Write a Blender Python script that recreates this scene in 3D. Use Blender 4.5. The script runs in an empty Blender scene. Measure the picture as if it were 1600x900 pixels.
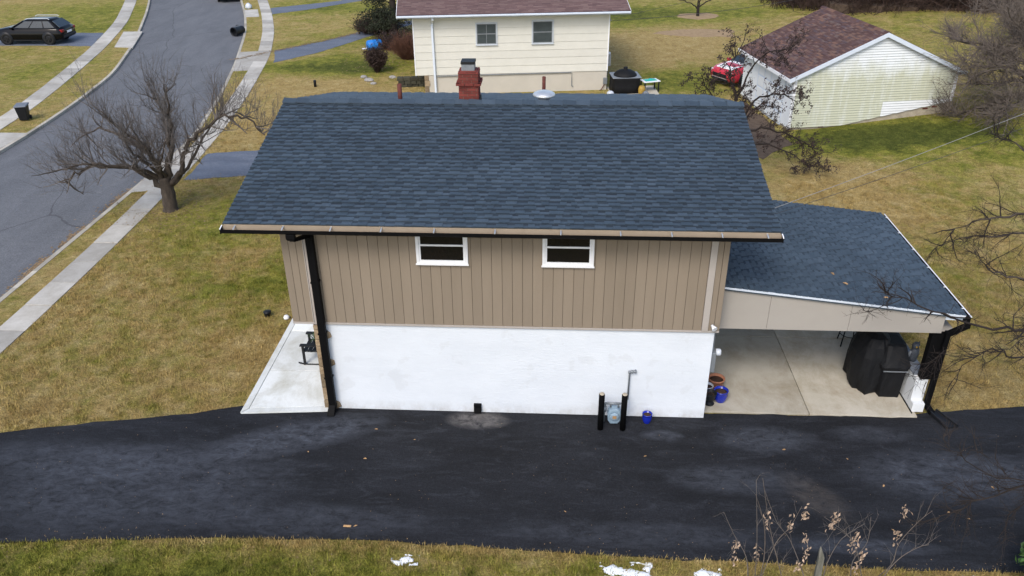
import bpy, math, random
import numpy as np
from mathutils import Vector, Matrix
R = math.radians
random.seed(7); rng = np.random.default_rng(7)
S = bpy.context.scene
COL = S.collection

# ------------------------------------------------------------------ camera, sky, sun
def make_camera():
    yaw, pit, rol = -.0575, .5071, -.008477
    cy, sy, cp, sp = math.cos(yaw), math.sin(yaw), math.cos(pit), math.sin(pit)
    fwd = Vector((sy*cp, cy*cp, -sp)); right = Vector((cy, -sy, 0)); up = right.cross(fwd)
    r = right*math.cos(rol) + up*math.sin(rol); u = -right*math.sin(rol) + up*math.cos(rol)
    cd = bpy.data.cameras.new('camera'); co = bpy.data.objects.new('camera', cd); COL.objects.link(co)
    m = Matrix((r, u, -fwd)).transposed().to_4x4(); m.translation = (0, -14.1, 10.94)
    co.matrix_world = m
    cd.sensor_width = 36; cd.lens = 1279/1600*36; cd.clip_start = .1; cd.clip_end = 2000
    S.camera = co
make_camera()

SUN_EL, SUN_AZ = R(48), R(200)        # azimuth clockwise from +Y: behind the camera, a little to the left
def make_light():
    w = bpy.data.worlds.new('World'); S.world = w; w.use_nodes = True
    nt = w.node_tree; bg = nt.nodes['Background']
    sky = nt.nodes.new('ShaderNodeTexSky'); sky.sky_type = 'NISHITA'; sky.sun_disc = False
    sky.sun_elevation = SUN_EL; sky.sun_rotation = SUN_AZ
    sky.air_density = 1.0; sky.dust_density = 2.2; sky.ozone_density = .25
    nt.links.new(sky.outputs[0], bg.inputs[0]); bg.inputs[1].default_value = .15
    ld = bpy.data.lights.new('sun', 'SUN'); ld.energy = 1.25; ld.angle = R(20); ld.color = (1, .96, .9)
    lo = bpy.data.objects.new('sun', ld); COL.objects.link(lo)
    d = Vector((math.sin(SUN_AZ)*math.cos(SUN_EL), math.cos(SUN_AZ)*math.cos(SUN_EL), math.sin(SUN_EL)))
    lo.rotation_euler = d.to_track_quat('Z', 'Y').to_euler()
make_light()
S.view_settings.view_transform = 'Standard'; S.view_settings.look = 'None'
S.view_settings.exposure = 0.7; S.view_settings.gamma = 1.0

# ------------------------------------------------------------------ helpers: objects
def tag(o, label=None, cat=None, group=None, kind=None):
    if label: o['label'] = label
    if cat: o['category'] = cat
    if group: o['group'] = group
    if kind: o['kind'] = kind
    return o
def thing(name, label, cat, loc=(0, 0, 0), rz=0, group=None):
    o = bpy.data.objects.new(name, None); COL.objects.link(o); o.empty_display_size = .2
    o.location = loc; o.rotation_euler = (0, 0, rz)
    return tag(o, label, cat, group)
def link(name, me, m=None, parent=None):
    o = bpy.data.objects.new(name, me); COL.objects.link(o)
    if m is not None and not me.materials: me.materials.append(m)
    if parent is not None: o.parent = parent
    return o
class MB:
    """collects shapes and builds ONE mesh object"""
    def __init__(s): s.v = []; s.f = []; s.mi = []; s.sm = False
    def add(s, vs, fs, mi=0):
        n = len(s.v); s.v += [tuple(p) for p in vs]; s.f += [tuple(i+n for i in f) for f in fs]; s.mi += [mi]*len(fs)
    def hexa(s, p, mi=0):      # 8 points: bottom 4 ccw, top 4 ccw
        s.add(p, [(3, 2, 1, 0), (4, 5, 6, 7), (0, 1, 5, 4), (1, 2, 6, 5), (2, 3, 7, 6), (3, 0, 4, 7)], mi)
    def box(s, x0, x1, y0, y1, z0, z1, mi=0):
        s.hexa([(x0, y0, z0), (x1, y0, z0), (x1, y1, z0), (x0, y1, z0), (x0, y0, z1), (x1, y0, z1), (x1, y1, z1), (x0, y1, z1)], mi)
    def prism(s, pts, z0, z1, mi=0):     # polygon in xy, ccw
        n = len(pts)
        a = 0
        for i in range(n): a += pts[i][0]*pts[(i+1) % n][1]-pts[(i+1) % n][0]*pts[i][1]
        if a < 0: pts = pts[::-1]
        s.add([(x, y, z0) for x, y in pts]+[(x, y, z1) for x, y in pts],
              [tuple(range(n))[::-1], tuple(range(n, 2*n))]+[(i, (i+1) % n, n+(i+1) % n, n+i) for i in range(n)], mi)
    def prism_y(s, pts, y0, y1, mi=0):   # polygon in xz extruded along y
        n = len(pts); a = 0
        for i in range(n): a += pts[i][0]*pts[(i+1) % n][1]-pts[(i+1) % n][0]*pts[i][1]
        if a < 0: pts = pts[::-1]
        s.add([(x, y0, z) for x, z in pts]+[(x, y1, z) for x, z in pts],
              [tuple(range(n)), tuple(range(n, 2*n))[::-1]]+[((i+1) % n, i, n+i, n+(i+1) % n) for i in range(n)], mi)
    def tube(s, pts, rad, n=6, mi=0, cap=True):
        pts = [Vector(p) for p in pts]; m = len(pts)
        if not hasattr(rad, '__len__'): rad = [rad]*m
        base = len(s.v); ref = None
        for i, p in enumerate(pts):
            t = (pts[min(i+1, m-1)]-pts[max(i-1, 0)]).normalized()
            if ref is None: ref = t.orthogonal().normalized()
            ref = (ref-t*ref.dot(t))
            ref = ref.normalized() if ref.length > 1e-6 else t.orthogonal().normalized()
            b = t.cross(ref)
            for k in range(n):
                a = 2*math.pi*k/n; s.v.append(tuple(p+(ref*math.cos(a)+b*math.sin(a))*rad[i]))
        for i in range(m-1):
            for k in range(n):
                k2 = (k+1) % n; s.f.append((base+i*n+k, base+i*n+k2, base+(i+1)*n+k2, base+(i+1)*n+k)); s.mi.append(mi)
        if cap:
            s.f.append(tuple(base+k for k in range(n))[::-1]); s.f.append(tuple(base+(m-1)*n+k for k in range(n))); s.mi += [mi, mi]
    def lathe(s, prof, c=(0, 0, 0), n=20, mi=0, sx=1, sy=1):
        base = len(s.v)
        for r, z in prof:
            for k in range(n):
                a = 2*math.pi*k/n; s.v.append((c[0]+r*sx*math.cos(a), c[1]+r*sy*math.sin(a), c[2]+z))
        for i in range(len(prof)-1):
            for k in range(n):
                k2 = (k+1) % n; s.f.append((base+i*n+k, base+i*n+k2, base+(i+1)*n+k2, base+(i+1)*n+k)); s.mi.append(mi)
        s.f.append(tuple(base+k for k in range(n))[::-1]); s.f.append(tuple(base+(len(prof)-1)*n+k for k in range(n))); s.mi += [mi, mi]
    def mesh(s, name, mats, smooth=False):
        me = bpy.data.meshes.new(name); me.from_pydata(s.v, [], s.f)
        if not isinstance(mats, (list, tuple)): mats = [mats]
        for m in mats: me.materials.append(m)
        if len(mats) > 1: me.polygons.foreach_set('material_index', s.mi)
        if smooth: me.polygons.foreach_set('use_smooth', [True]*len(me.polygons))
        me.update(); return me
    def build(s, name, mats, parent=None, smooth=False, bevel=0, kind=None, loc=None):
        o = link(name, s.mesh(name, mats, smooth), None, parent)
        if bevel:
            b = o.modifiers.new('bevel', 'BEVEL'); b.width = bevel; b.segments = 2; b.limit_method = 'ANGLE'
        if kind: o['kind'] = kind
        if loc: o.location = loc
        return o
def tri_mesh(name, V, F, m, attr=None, kind='stuff'):
    me = bpy.data.meshes.new(name); nv, nf = len(V), len(F)
    me.vertices.add(nv); me.vertices.foreach_set('co', np.asarray(V, np.float32).ravel())
    me.loops.add(nf*3); me.loops.foreach_set('vertex_index', np.asarray(F, np.int32).ravel())
    me.polygons.add(nf); me.polygons.foreach_set('loop_start', np.arange(0, nf*3, 3, dtype=np.int32))
    me.update(calc_edges=True)
    if attr is not None:
        a = me.attributes.new('green', 'FLOAT', 'POINT'); a.data.foreach_set('value', np.asarray(attr, np.float32))
    me.materials.append(m); o = link(name, me); o['kind'] = kind; return o

# ------------------------------------------------------------------ helpers: materials
def nodes_of(name):
    m = bpy.data.materials.new(name); m.use_nodes = True
    return m, m.node_tree, m.node_tree.nodes['Principled BSDF']
class NT:
    def __init__(s, nt): s.nt = nt; s.co = None
    def n(s, t, **k):
        x = s.nt.nodes.new(t)
        for a, b in k.items(): setattr(x, a, b)
        return x
    def l(s, a, b): s.nt.links.new(a, b)
    def coord(s, scale=(1, 1, 1)):
        if s.co is None: s.co = s.n('ShaderNodeTexCoord').outputs['Object']
        if scale == (1, 1, 1): return s.co
        mp = s.n('ShaderNodeMapping'); mp.inputs['Scale'].default_value = scale; s.l(s.co, mp.inputs[0]); return mp.outputs[0]
    def noise(s, sc, det=4, rough=.6, scale=(1, 1, 1), dist=0):
        x = s.n('ShaderNodeTexNoise'); x.inputs['Scale'].default_value = sc; x.inputs['Detail'].default_value = det
        x.inputs['Roughness'].default_value = rough; x.inputs['Distortion'].default_value = dist
        s.l(s.coord(scale), x.inputs['Vector']); return x.outputs['Fac']
    def ramp(s, fac, stops):
        x = s.n('ShaderNodeValToRGB'); e = x.color_ramp.elements
        while len(e) < len(stops): e.new(.5)
        for q, (p, c) in zip(e, stops):
            q.position = p; q.color = (*c, 1) if len(c) == 3 else c
        s.l(fac, x.inputs[0]); return x.outputs[0]
    def rng(s, fac, a, b, c=0, d=1):
        x = s.n('ShaderNodeMapRange'); s.l(fac, x.inputs[0])
        for i, q in enumerate((a, b, c, d)): x.inputs[i+1].default_value = q
        return x.outputs[0]
    def math(s, op, a, b=None):
        x = s.n('ShaderNodeMath', operation=op)
        for i, q in enumerate((a, b)):
            if q is None: continue
            if isinstance(q, (int, float)): x.inputs[i].default_value = q
            else: s.l(q, x.inputs[i])
        return x.outputs[0]
    def mix(s, fac, a, b, blend='MIX'):
        x = s.n('ShaderNodeMix', data_type='RGBA', blend_type=blend)
        for i, q in ((0, fac), (6, a), (7, b)):
            if isinstance(q, (int, float)): x.inputs[i].default_value = q
            elif isinstance(q, tuple): x.inputs[i].default_value = (*q, 1)
            else: s.l(q, x.inputs[i])
        return x.outputs[2]
    def bump(s, h, strength, dist, bs):
        x = s.n('ShaderNodeBump'); x.inputs['Strength'].default_value = strength; x.inputs['Distance'].default_value = dist
        s.l(h, x.inputs['Height']); s.l(x.outputs[0], bs.inputs['Normal'])
    def rand(s):       # differs per object and per loose piece of a joined mesh
        a = s.n('ShaderNodeObjectInfo').outputs['Random']; b = s.n('ShaderNodeNewGeometry').outputs['Random Per Island']
        return s.math('FRACT', s.math('ADD', a, b))
def M(name, c, c2=None, sc=3, rough=.8, bump=0, bsc=40, spec=.3, metal=0, var=0, scale=(1, 1, 1), fine=.12):
    m, nt, bs = nodes_of(name); t = NT(nt)
    c2 = c2 or tuple(x*.75 for x in c)
    f = t.noise(sc, 5, .65, scale); col = t.ramp(f, [(.3, c2), (.7, c)])
    if fine: col = t.mix(1, col, t.ramp(t.noise(bsc*1.7, 2), [(.3, (1-fine,)*3), (.7, (1+fine,)*3)]), 'MULTIPLY')
    if var: col = t.mix(1, col, t.ramp(t.rand(), [(0, (1-var,)*3), (1, (1+var,)*3)]), 'MULTIPLY')
    t.l(col, bs.inputs['Base Color'])
    bs.inputs['Roughness'].default_value = rough; bs.inputs['Specular IOR Level'].default_value = spec; bs.inputs['Metallic'].default_value = metal
    if bump: t.bump(t.noise(bsc, 4), bump, .01, bs)
    return m

def lawn_material(name, blade=False):
    m, nt, bs = nodes_of(name); t = NT(nt)
    at = t.n('ShaderNodeAttribute', attribute_name='green').outputs['Fac']
    g = t.math('ADD', at, t.math('MULTIPLY', t.math('SUBTRACT', t.noise(.42, 7, .72, dist=.8), .5), 1.9))
    g = t.math('ADD', g, t.math('MULTIPLY', t.math('SUBTRACT', t.noise(2.2, 7, .78), .5), 2.2))
    tan = t.ramp(t.noise(1.4, 6, .8), [(.3, (.275, .188, .078)), (.5, (.385, .285, .122)), (.72, (.50, .40, .215))])
    grn = t.ramp(t.noise(1.9, 5, .7), [(.3, (.110, .13, .022)), (.55, (.225, .228, .042)), (.75, (.36, .32, .08))])
    grn = t.mix(t.rng(g, .95, 1.5), grn, t.ramp(t.noise(2.4, 5, .7), [(.3, (.05, .065, .014)), (.7, (.125, .14, .03))]))
    col = t.mix(t.rng(g, .15, .95), tan, grn)
    col = t.mix(1, col, t.ramp(t.noise(6, 6, .85), [(.36, (.66, .65, .61)), (.64, (1.30, 1.30, 1.26))]), 'MULTIPLY')
    if blade:
        col = t.mix(1, col, t.ramp(t.rand(), [(0, (.72, .73, .68)), (1, (1.26, 1.25, 1.2))]), 'MULTIPLY')
    else:
        col = t.mix(1, col, t.ramp(t.noise(26, 5, .85), [(.36, (.5, .49, .45)), (.64, (1.45, 1.45, 1.42))]), 'MULTIPLY')
        t.bump(t.noise(16, 6, .8), 1.0, .09, bs)
    t.l(col, bs.inputs['Base Color']); bs.inputs['Roughness'].default_value = .95; bs.inputs['Specular IOR Level'].default_value = .1
    return m

def asphalt(name, dark, light, dust, rough=.62, blot=(.35, 1.4, 1)):
    m, nt, bs = nodes_of(name); t = NT(nt)
    col = t.ramp(t.noise(1.1, 6, .65, blot, .5), [(.28, dark), (.72, light)])
    st = t.ramp(t.noise(2.2, 7, .7, (.45, 1.5, 1), 1.2), [(.52, (0, 0, 0)), (.78, (1, 1, 1))])
    col = t.mix(t.math('MULTIPLY', st, .5), col, dust)
    col = t.mix(1, col, t.ramp(t.noise(34, 5, .85), [(.36, (.62,)*3), (.64, (1.42,)*3)]), 'MULTIPLY')
    sp = t.ramp(t.noise(38, 2, .5), [(.74, (0, 0, 0)), (.80, (1, 1, 1))])
    col = t.mix(t.math('MULTIPLY', sp, .35), col, tuple(x*4 for x in light))
    t.l(col, bs.inputs['Base Color']); bs.inputs['Roughness'].default_value = rough; bs.inputs['Specular IOR Level'].default_value = .16
    t.bump(t.noise(45, 5, .8), .6, .012, bs); return m, t, bs, col

def drive_material():
    m, t, bs, col = asphalt('sealed asphalt', (.0085, .009, .0105), (.0195, .0212, .0262), (.050, .055, .067), .8)
    def blot(col, x, y, sx, sy, c, k, rot=0):        # dusty washed-out patches, each with a shape of its own
        mp = t.n('ShaderNodeMapping', vector_type='TEXTURE'); t.l(t.coord(), mp.inputs[0])
        mp.inputs['Location'].default_value = (x, y, 0); mp.inputs['Scale'].default_value = (sx, sy, 50); mp.inputs['Rotation'].default_value = (0, 0, rot)
        g = t.n('ShaderNodeTexGradient', gradient_type='SPHERICAL'); t.l(mp.outputs[0], g.inputs[0])
        f = t.math('MULTIPLY', t.math('MULTIPLY', t.rng(g.outputs['Fac'], 0, .5), t.rng(t.noise(4.5, 8, .82, (.7, 1.3, 1), .6), .36, .66)), k)
        return t.mix(f, col, c)
    dust = (.078, .087, .108)
    for a in ((-1.55, -.28, .75, .35, (.16, .15, .145), 1.0), (-5.3, -1.0, 2.2, .6, dust, .9, R(20)), (-8, -2.6, 3.5, 1.4, dust, .6, R(8)), (-9.5, -1.9, 3, .7, dust, .5),
              (-4.5, -3.3, 3, .5, dust, .45), (1.6, -3.4, 3, .35, dust, .4), (5.0, -2.3, .9, .45, (.075, .066, .06), .7, R(-50)), (5.5, -3.5, 1.6, .22, dust, .8),
              (4.4, -.65, 1.2, .5, dust, .75), (7.8, -1.6, 2.2, .9, dust, .8), (3.6, -1.9, 1.5, .5, dust, .5), (2.3, -.62, .5, .2, dust, .7), (6.6, -.4, 1, .3, dust, .5)):
        col = blot(col, *a)
    scr = t.ramp(t.noise(5, 8, .8, (.5, 2.2, 1), 1.5), [(.55, (0, 0, 0)), (.72, (1, 1, 1))])
    col = t.mix(t.math('MULTIPLY', scr, .35), col, (.055, .06, .072))
    grit = t.ramp(t.noise(60, 2, .6), [(.70, (0, 0, 0)), (.76, (1, 1, 1))]); col = t.mix(t.math('MULTIPLY', grit, .6), col, (.12, .122, .13))
    t.l(col, bs.inputs['Base Color']); return m

def concrete(name, c, c2, stain=(.2, .17, .12), amt=.35):
    m, nt, bs = nodes_of(name); t = NT(nt)
    col = t.ramp(t.noise(1.3, 6, .7), [(.3, c2), (.7, c)])
    st = t.ramp(t.noise(1.0, 7, .72, (1, .7, 1), .3), [(.46, (0, 0, 0)), (.68, (1, 1, 1))])
    col = t.mix(t.math('MULTIPLY', st, amt), col, stain)
    col = t.mix(1, col, t.ramp(t.rand(), [(0, (.76,)*3), (1, (1.14,)*3)]), 'MULTIPLY')
    col = t.mix(1, col, t.ramp(t.noise(60, 3), [(.3, (.9,)*3), (.7, (1.08,)*3)]), 'MULTIPLY')
    t.l(col, bs.inputs['Base Color']); bs.inputs['Roughness'].default_value = .85; bs.inputs['Specular IOR Level'].default_value = .25
    t.bump(t.noise(50, 4), .2, .01, bs); return m

def shingle_mat(name, stops, var=.16, spec=.35, rough=.85):
    m, nt, bs = nodes_of(name); t = NT(nt)
    col = t.ramp(t.rand(), stops)
    col = t.mix(1, col, t.ramp(t.noise(.7, 6, .7, (.6, 1.4, 1)), [(.3, (1-var,)*3), (.7, (1+var,)*3)]), 'MULTIPLY')
    col = t.mix(1, col, t.ramp(t.noise(55, 3, .8), [(.3, (.72,)*3), (.7, (1.3,)*3)]), 'MULTIPLY')
    t.l(col, bs.inputs['Base Color']); bs.inputs['Roughness'].default_value = rough; bs.inputs['Specular IOR Level'].default_value = spec
    t.bump(t.noise(120, 2), .4, .006, bs); return m

def road_material():
    m, t, bs, col = asphalt('road asphalt', (.10, .105, .115), (.14, .145, .157), (.175, .178, .185), .85, (1, .3, 1))
    v = t.n('ShaderNodeTexVoronoi', feature='DISTANCE_TO_EDGE'); v.inputs['Scale'].default_value = .16
    wp = t.n('ShaderNodeMix', data_type='VECTOR'); wp.inputs[0].default_value = .35; nz = t.n('ShaderNodeTexNoise'); nz.inputs['Scale'].default_value = .9; nz.inputs['Detail'].default_value = 6
    t.l(t.coord((1, .6, 1)), nz.inputs['Vector']); t.l(t.coord((1, .6, 1)), wp.inputs[4]); t.l(nz.outputs['Color'], wp.inputs[5]); t.l(wp.outputs[1], v.inputs['Vector'])
    cr = t.rng(v.outputs['Distance'], .0035, .0015); col = t.mix(t.math('MULTIPLY', cr, .55), col, (.05, .05, .055))
    t.l(col, bs.inputs['Base Color']); return m
def stucco_material():
    m, nt, bs = nodes_of('white painted masonry'); t = NT(nt)
    col = t.ramp(t.noise(1.1, 6, .7, (.6, 1, 1.5)), [(.3, (.62, .66, .71)), (.6, (.68, .72, .77))])
    pat = t.ramp(t.noise(1.7, 5, .55, (1, 1, 1.1), .3), [(.60, (0, 0, 0)), (.63, (1, 1, 1))])       # touched-up patches in a greyer paint
    col = t.mix(t.math('MULTIPLY', pat, .32), col, (.56, .585, .61))
    mark = t.ramp(t.noise(7, 4, .6), [(.70, (0, 0, 0)), (.74, (1, 1, 1))]); col = t.mix(t.math('MULTIPLY', mark, .3), col, (.42, .42, .42))
    sx = t.n('ShaderNodeSeparateXYZ'); t.l(t.coord(), sx.inputs[0])
    sp = t.math('MULTIPLY', t.rng(sx.outputs[2], .28, .02), t.rng(t.noise(4, 6, .75, (1, 1, .6)), .35, .65)); col = t.mix(t.math('MULTIPLY', sp, .55), col, (.36, .34, .31))    # mud splashed on the foot of the wall
    t.l(col, bs.inputs['Base Color']); bs.inputs['Roughness'].default_value = .8; bs.inputs['Specular IOR Level'].default_value = .25
    h = t.math('ADD', t.noise(15, 5, .7, (.5, 1, 1.6)), t.math('MULTIPLY', t.noise(60, 2), .3)); t.bump(h, .7, .012, bs); return m
MT = dict(
 lawn=lawn_material('lawn turf'), blade=lawn_material('grass blades', True),
 drive=drive_material(),
 road=road_material(),
 ndrive=asphalt('weathered asphalt', (.085, .098, .13), (.135, .155, .195), (.19, .2, .23), .7)[0],
 walk=concrete('sidewalk concrete', (.50, .48, .44), (.36, .34, .3)),
 kerb=concrete('kerb concrete', (.48, .45, .38), (.34, .31, .26)),
 porch=concrete('porch concrete', (.76, .79, .79), (.63, .66, .65), (.42, .41, .34), .75),
 slab=concrete('carport concrete', (.50, .465, .395), (.40, .37, .30), (.25, .20, .125), .65),
 stucco=stucco_material(),
 siding=M('tan siding', (.252, .206, .157), (.226, .184, .138), 2, .75, .15, 90, .25, var=.05, scale=(1, 1, .2), fine=.06),
 groove=M('siding groove', (.17, .132, .102)),
 trim=M('grey trim paint', (.40, .36, .33), (.36, .33, .3), 2, .7, fine=.04),
 fascia=M('beige fascia', (.365, .338, .303), (.345, .318, .285), 2, .75, .1, 60, fine=.04),
 tan=M('tan metal', (.33, .268, .20), (.28, .225, .165), 2, .6, fine=.04),
 black=M('black aluminium', (.006, .006, .0065), (.005, .005, .0055), 2, .55, spec=.06, fine=.03),
 blackwood=M('black painted wood', (.012, .012, .013), None, 3, .55, .2, 40),
 cover=M('black grill cover', (.009, .0095, .011), (.006, .0065, .008), 4, .65, .6, 9, .2),
 white=M('white vinyl', (.78, .79, .81), (.74, .75, .78), 1, .5, fine=.03),
 alu=M('bright aluminium', (.62, .64, .66), (.5, .52, .54), 6, .35, metal=.6),
 shingle=shingle_mat('blue grey shingle', [(0, (.029, .044, .061)), (.5, (.036, .054, .074)), (1, (.048, .069, .093))], .2, .5, .55),
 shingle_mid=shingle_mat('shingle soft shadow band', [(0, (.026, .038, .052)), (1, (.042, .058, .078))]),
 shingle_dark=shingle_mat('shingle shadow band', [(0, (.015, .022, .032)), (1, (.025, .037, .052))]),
 brown_shingle=shingle_mat('brown blend shingle', [(0, (.06, .03, .028)), (.35, (.095, .05, .042)), (.6, (.075, .05, .055)), (.8, (.15, .08, .055)), (1, (.12, .085, .075))]),
 plum_shingle=shingle_mat('plum brown shingle', [(0, (.10, .06, .058)), (.5, (.13, .08, .075)), (1, (.165, .11, .10))]),
 brick=M('painted red brick', (.185, .04, .03), (.12, .026, .022), 8, .8, .5, 40, var=.25),
 mortar=M('brick mortar', (.11, .05, .04), (.2, .12, .1), 6, .9),
 rust=M('red brown pipe paint', (.14, .04, .03), (.09, .028, .022), 10, .7),
 grey=M('grey metal', (.25, .27, .29), (.19, .21, .23), 8, .5, metal=.3),
 bluegrey=M('meter blue grey', (.26, .36, .45), (.2, .28, .36), 8, .5),
 glass=M('dark window glass', (.006, .006, .007), (.008, .007, .007), 2.5, .05, spec=.25, fine=0),
 screen=M('window screen', (.06, .075, .078), (.04, .05, .053), 3, .35, spec=.4, fine=0),
 stone=M('brown field stone', (.33, .26, .17), (.20, .14, .085), 9, .85, .6, 30, var=.35),
 bark=M('grey brown bark', (.085, .068, .054), (.035, .028, .023), 9, .95, .8, 30, scale=(1, 1, .3)),
 twig=M('twig bark', (.14, .122, .11), (.085, .073, .065), 5, .95),
 twigdark=M('dark twig bark', (.032, .025, .022), (.02, .015, .013), 5, .95),
 twiggrey=M('pale grey twig bark', (.15, .125, .105), (.085, .068, .058), 5, .95),
 darkleaf=M('withered dark leaf', (.058, .036, .030), (.024, .016, .015), 4, .7, var=.3),
 evergreen=M('dark evergreen needles', (.035, .042, .022), (.015, .02, .012), 2, .8, var=.35),
 redtwig=M('reddish brown shrub twig', (.14, .065, .04), (.08, .036, .026), 4, .95),
 brush=M('brown thicket twig', (.06, .036, .027), (.03, .02, .017), 1.5, .95),
 dryleaf=M('dry curled leaf', (.44, .33, .24), (.22, .15, .10), 30, .75, var=.35),
 litter=M('brown leaf litter', (.30, .21, .12), (.17, .115, .062), 3, .9, var=.3),
 paleleaf=M('pale fallen leaf', (.42, .27, .13), (.3, .17, .08), 30, .8, var=.3),
 needle=M('bright green foliage', (.05, .11, .025), (.025, .06, .015), 8, .6, var=.3),
 terracotta=M('terracotta', (.42, .19, .11), (.34, .145, .085), 8, .8, .2),
 cobalt=M('cobalt glaze', (.012, .03, .42), (.006, .016, .25), 6, .18, spec=.6, fine=0),
 soil=M('potting soil', (.07, .038, .025), (.035, .02, .014), 20, .95, .8, 50),
 whitepot=M('pale grey glaze', (.6, .64, .7), None, 4, .3),
 snow=M('old snow', (.85, .88, .92), (.7, .74, .8), 6, .7, .6, 18, fine=.05),
 cream=M('cream painted siding', (.64, .63, .57), (.59, .58, .52), 1.5, .75, .1, 50, var=.03, fine=.03),
 stain_wall=M('beige stucco foundation', (.52, .485, .42), (.47, .44, .38), 1.5, .85, .2, 40, fine=.04),
 blueframe=M('pale blue grey frame', (.50, .54, .58), (.46, .5, .54), 2, .5, fine=.03),
 greyframe=M('mid grey sash', (.24, .26, .28), None, 2, .5, fine=.03), earth=M('thin bare turf', (.33, .235, .135), (.24, .165, .09), 3, .95, .8, 20),
 bluetrim=M('pale blue white trim', (.62, .68, .76), (.56, .62, .7), 2, .6, fine=.03),
 clean=M('clean white siding', (.72, .74, .75), (.67, .69, .7), 2, .6, fine=.03),
 block=M('concrete block', (.42, .37, .29), (.3, .26, .2), 5, .9, .4, 30),
 paintblack=M('black car paint', (.0035, .0038, .005), None, 2, .1, spec=.22, fine=0),
 paintred=M('red car paint', (.50, .035, .06), (.44, .03, .05), 2, .15, spec=.6, fine=0),
 carglass=M('tinted car glass', (.02, .03, .035), (.012, .018, .022), 2, .06, spec=.7, fine=0),
 rubber=M('tyre rubber', (.014, .014, .014), None, 8, .85),
 rim=M('dark wheel rim', (.05, .05, .055), None, 8, .35, metal=.6),
 lamp=M('clear lamp lens', (.6, .62, .62), None, 6, .15),
 redlens=M('red lamp lens', (.25, .01, .01), None, 6, .15),
 plasticblack=M('black bin plastic', (.012, .0135, .017), None, 4, .45, spec=.22, fine=.05),
 bluebag=M('bright blue plastic', (.02, .2, .62), (.015, .13, .42), 6, .4),
 teal=M('teal plastic', (.04, .42, .36), (.02, .3, .26), 12, .5),
 yellow=M('ochre yellow plastic', (.4, .26, .05), None, 6, .5),
 owl=M('grey owl paint', (.07, .08, .10), (.03, .035, .045), 22, .6),
 cap=M('grey slate coping', (.16, .18, .21), (.12, .135, .16), 6, .6),
 rock=M('grey rock', (.36, .35, .34), (.2, .19, .18), 8, .9, .6, 20),
 darkstone=M('mossy dark stone', (.06, .055, .04), (.03, .032, .022), 6, .95, .6, 20, var=.3),
 weathered=M('weathered wood', (.2, .19, .165), (.1, .1, .08), 12, .9, .5, 40, scale=(1, 1, .15)),
 wire=M('pale cable', (.30, .295, .28), None, 3, .6), wiredark=M('dark cable', (.05, .05, .055), None, 3, .6),
 mulch=M('bare soil mulch', (.12, .085, .06), (.06, .043, .031), 5, .95, .8, 30),
)
def algae_material():
    m, nt, bs = nodes_of('algae stained white siding'); t = NT(nt)
    sx = t.n('ShaderNodeSeparateXYZ'); t.l(t.coord(), sx.inputs[0])
    zf = t.math('ADD', sx.outputs[2], t.math('MULTIPLY', t.math('SUBTRACT', t.noise(1.3, 5, .7, (1.6, 1, .5)), .5), 2.2))
    st = t.math('MULTIPLY', t.rng(zf, 2.9, 2.0), t.rng(t.noise(1.8, 6, .7, (2.5, 1, .35)), .2, .5, .25, 1))
    c = t.mix(1, (.70, .73, .74), t.ramp(t.rand(), [(0, (.96,)*3), (1, (1.03,)*3)]), 'MULTIPLY')
    col = t.mix(t.math('MULTIPLY', st, .9), c, (.47, .48, .345))
    t.l(col, bs.inputs['Base Color']); bs.inputs['Roughness'].default_value = .6; bs.inputs['Specular IOR Level'].default_value = .3
    return m
MT['algae'] = algae_material()
# ------------------------------------------------------------------ the setting: lawn, road, walks, drives
def curve(tab):
    t = np.array(tab, float); ys = np.arange(t[0, 0], t[-1, 0]+.1, .5); xs = np.interp(ys, t[:, 0], t[:, 1])
    k = np.hanning(13); k /= k.sum(); p = np.pad(xs, 6, mode='edge'); xs2 = np.convolve(p, k, 'valid')
    return lambda y: np.interp(y, ys, xs2)
ROAD_L = curve([(-80, -22.1), (15.9, -22.12), (18.9, -22.26), (22.7, -22.6), (28, -23.4), (35.5, -25.7), (44.6, -29.1), (49.8, -31.2), (60, -36), (100, -58), (300, -180)])
ROAD_R = curve([(-80, -15), (12.5, -15), (17.9, -15.1), (24, -16.25), (30.2, -17.7), (38.4, -19.95), (44, -21.9), (49.8, -24.2), (60, -28.6), (100, -50), (300, -170)])
WALK_R = curve([(-80, -13.35), (5, -13.34), (9.3, -13.44), (14.2, -13.68), (19.6, -14.2), (25, -14.98), (32.4, -16.35), (38.4, -18.0), (44, -19.9), (49.8, -22.1), (60, -26.4), (100, -47), (300, -165)])
WALK_L = curve([(-80, -23.65), (18.4, -23.68), (22.2, -24.2), (28, -25.4), (33.8, -26.75), (41.3, -28.95), (49.7, -32.2), (60, -37.2), (100, -60), (300, -182)])
WW_R, WW_L = .76, .9
def smooth(x, a, b):
    t = np.clip((x-a)/(b-a), 0, 1); return t*t*(3-2*t)
def height(x, y):          # the back garden climbs gently to the right of the garage
    x = np.asarray(x, float); y = np.asarray(y, float)
    return np.minimum(.078*np.maximum(x-10.9, 0), 1.0)*smooth(y, 9, 19)
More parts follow.
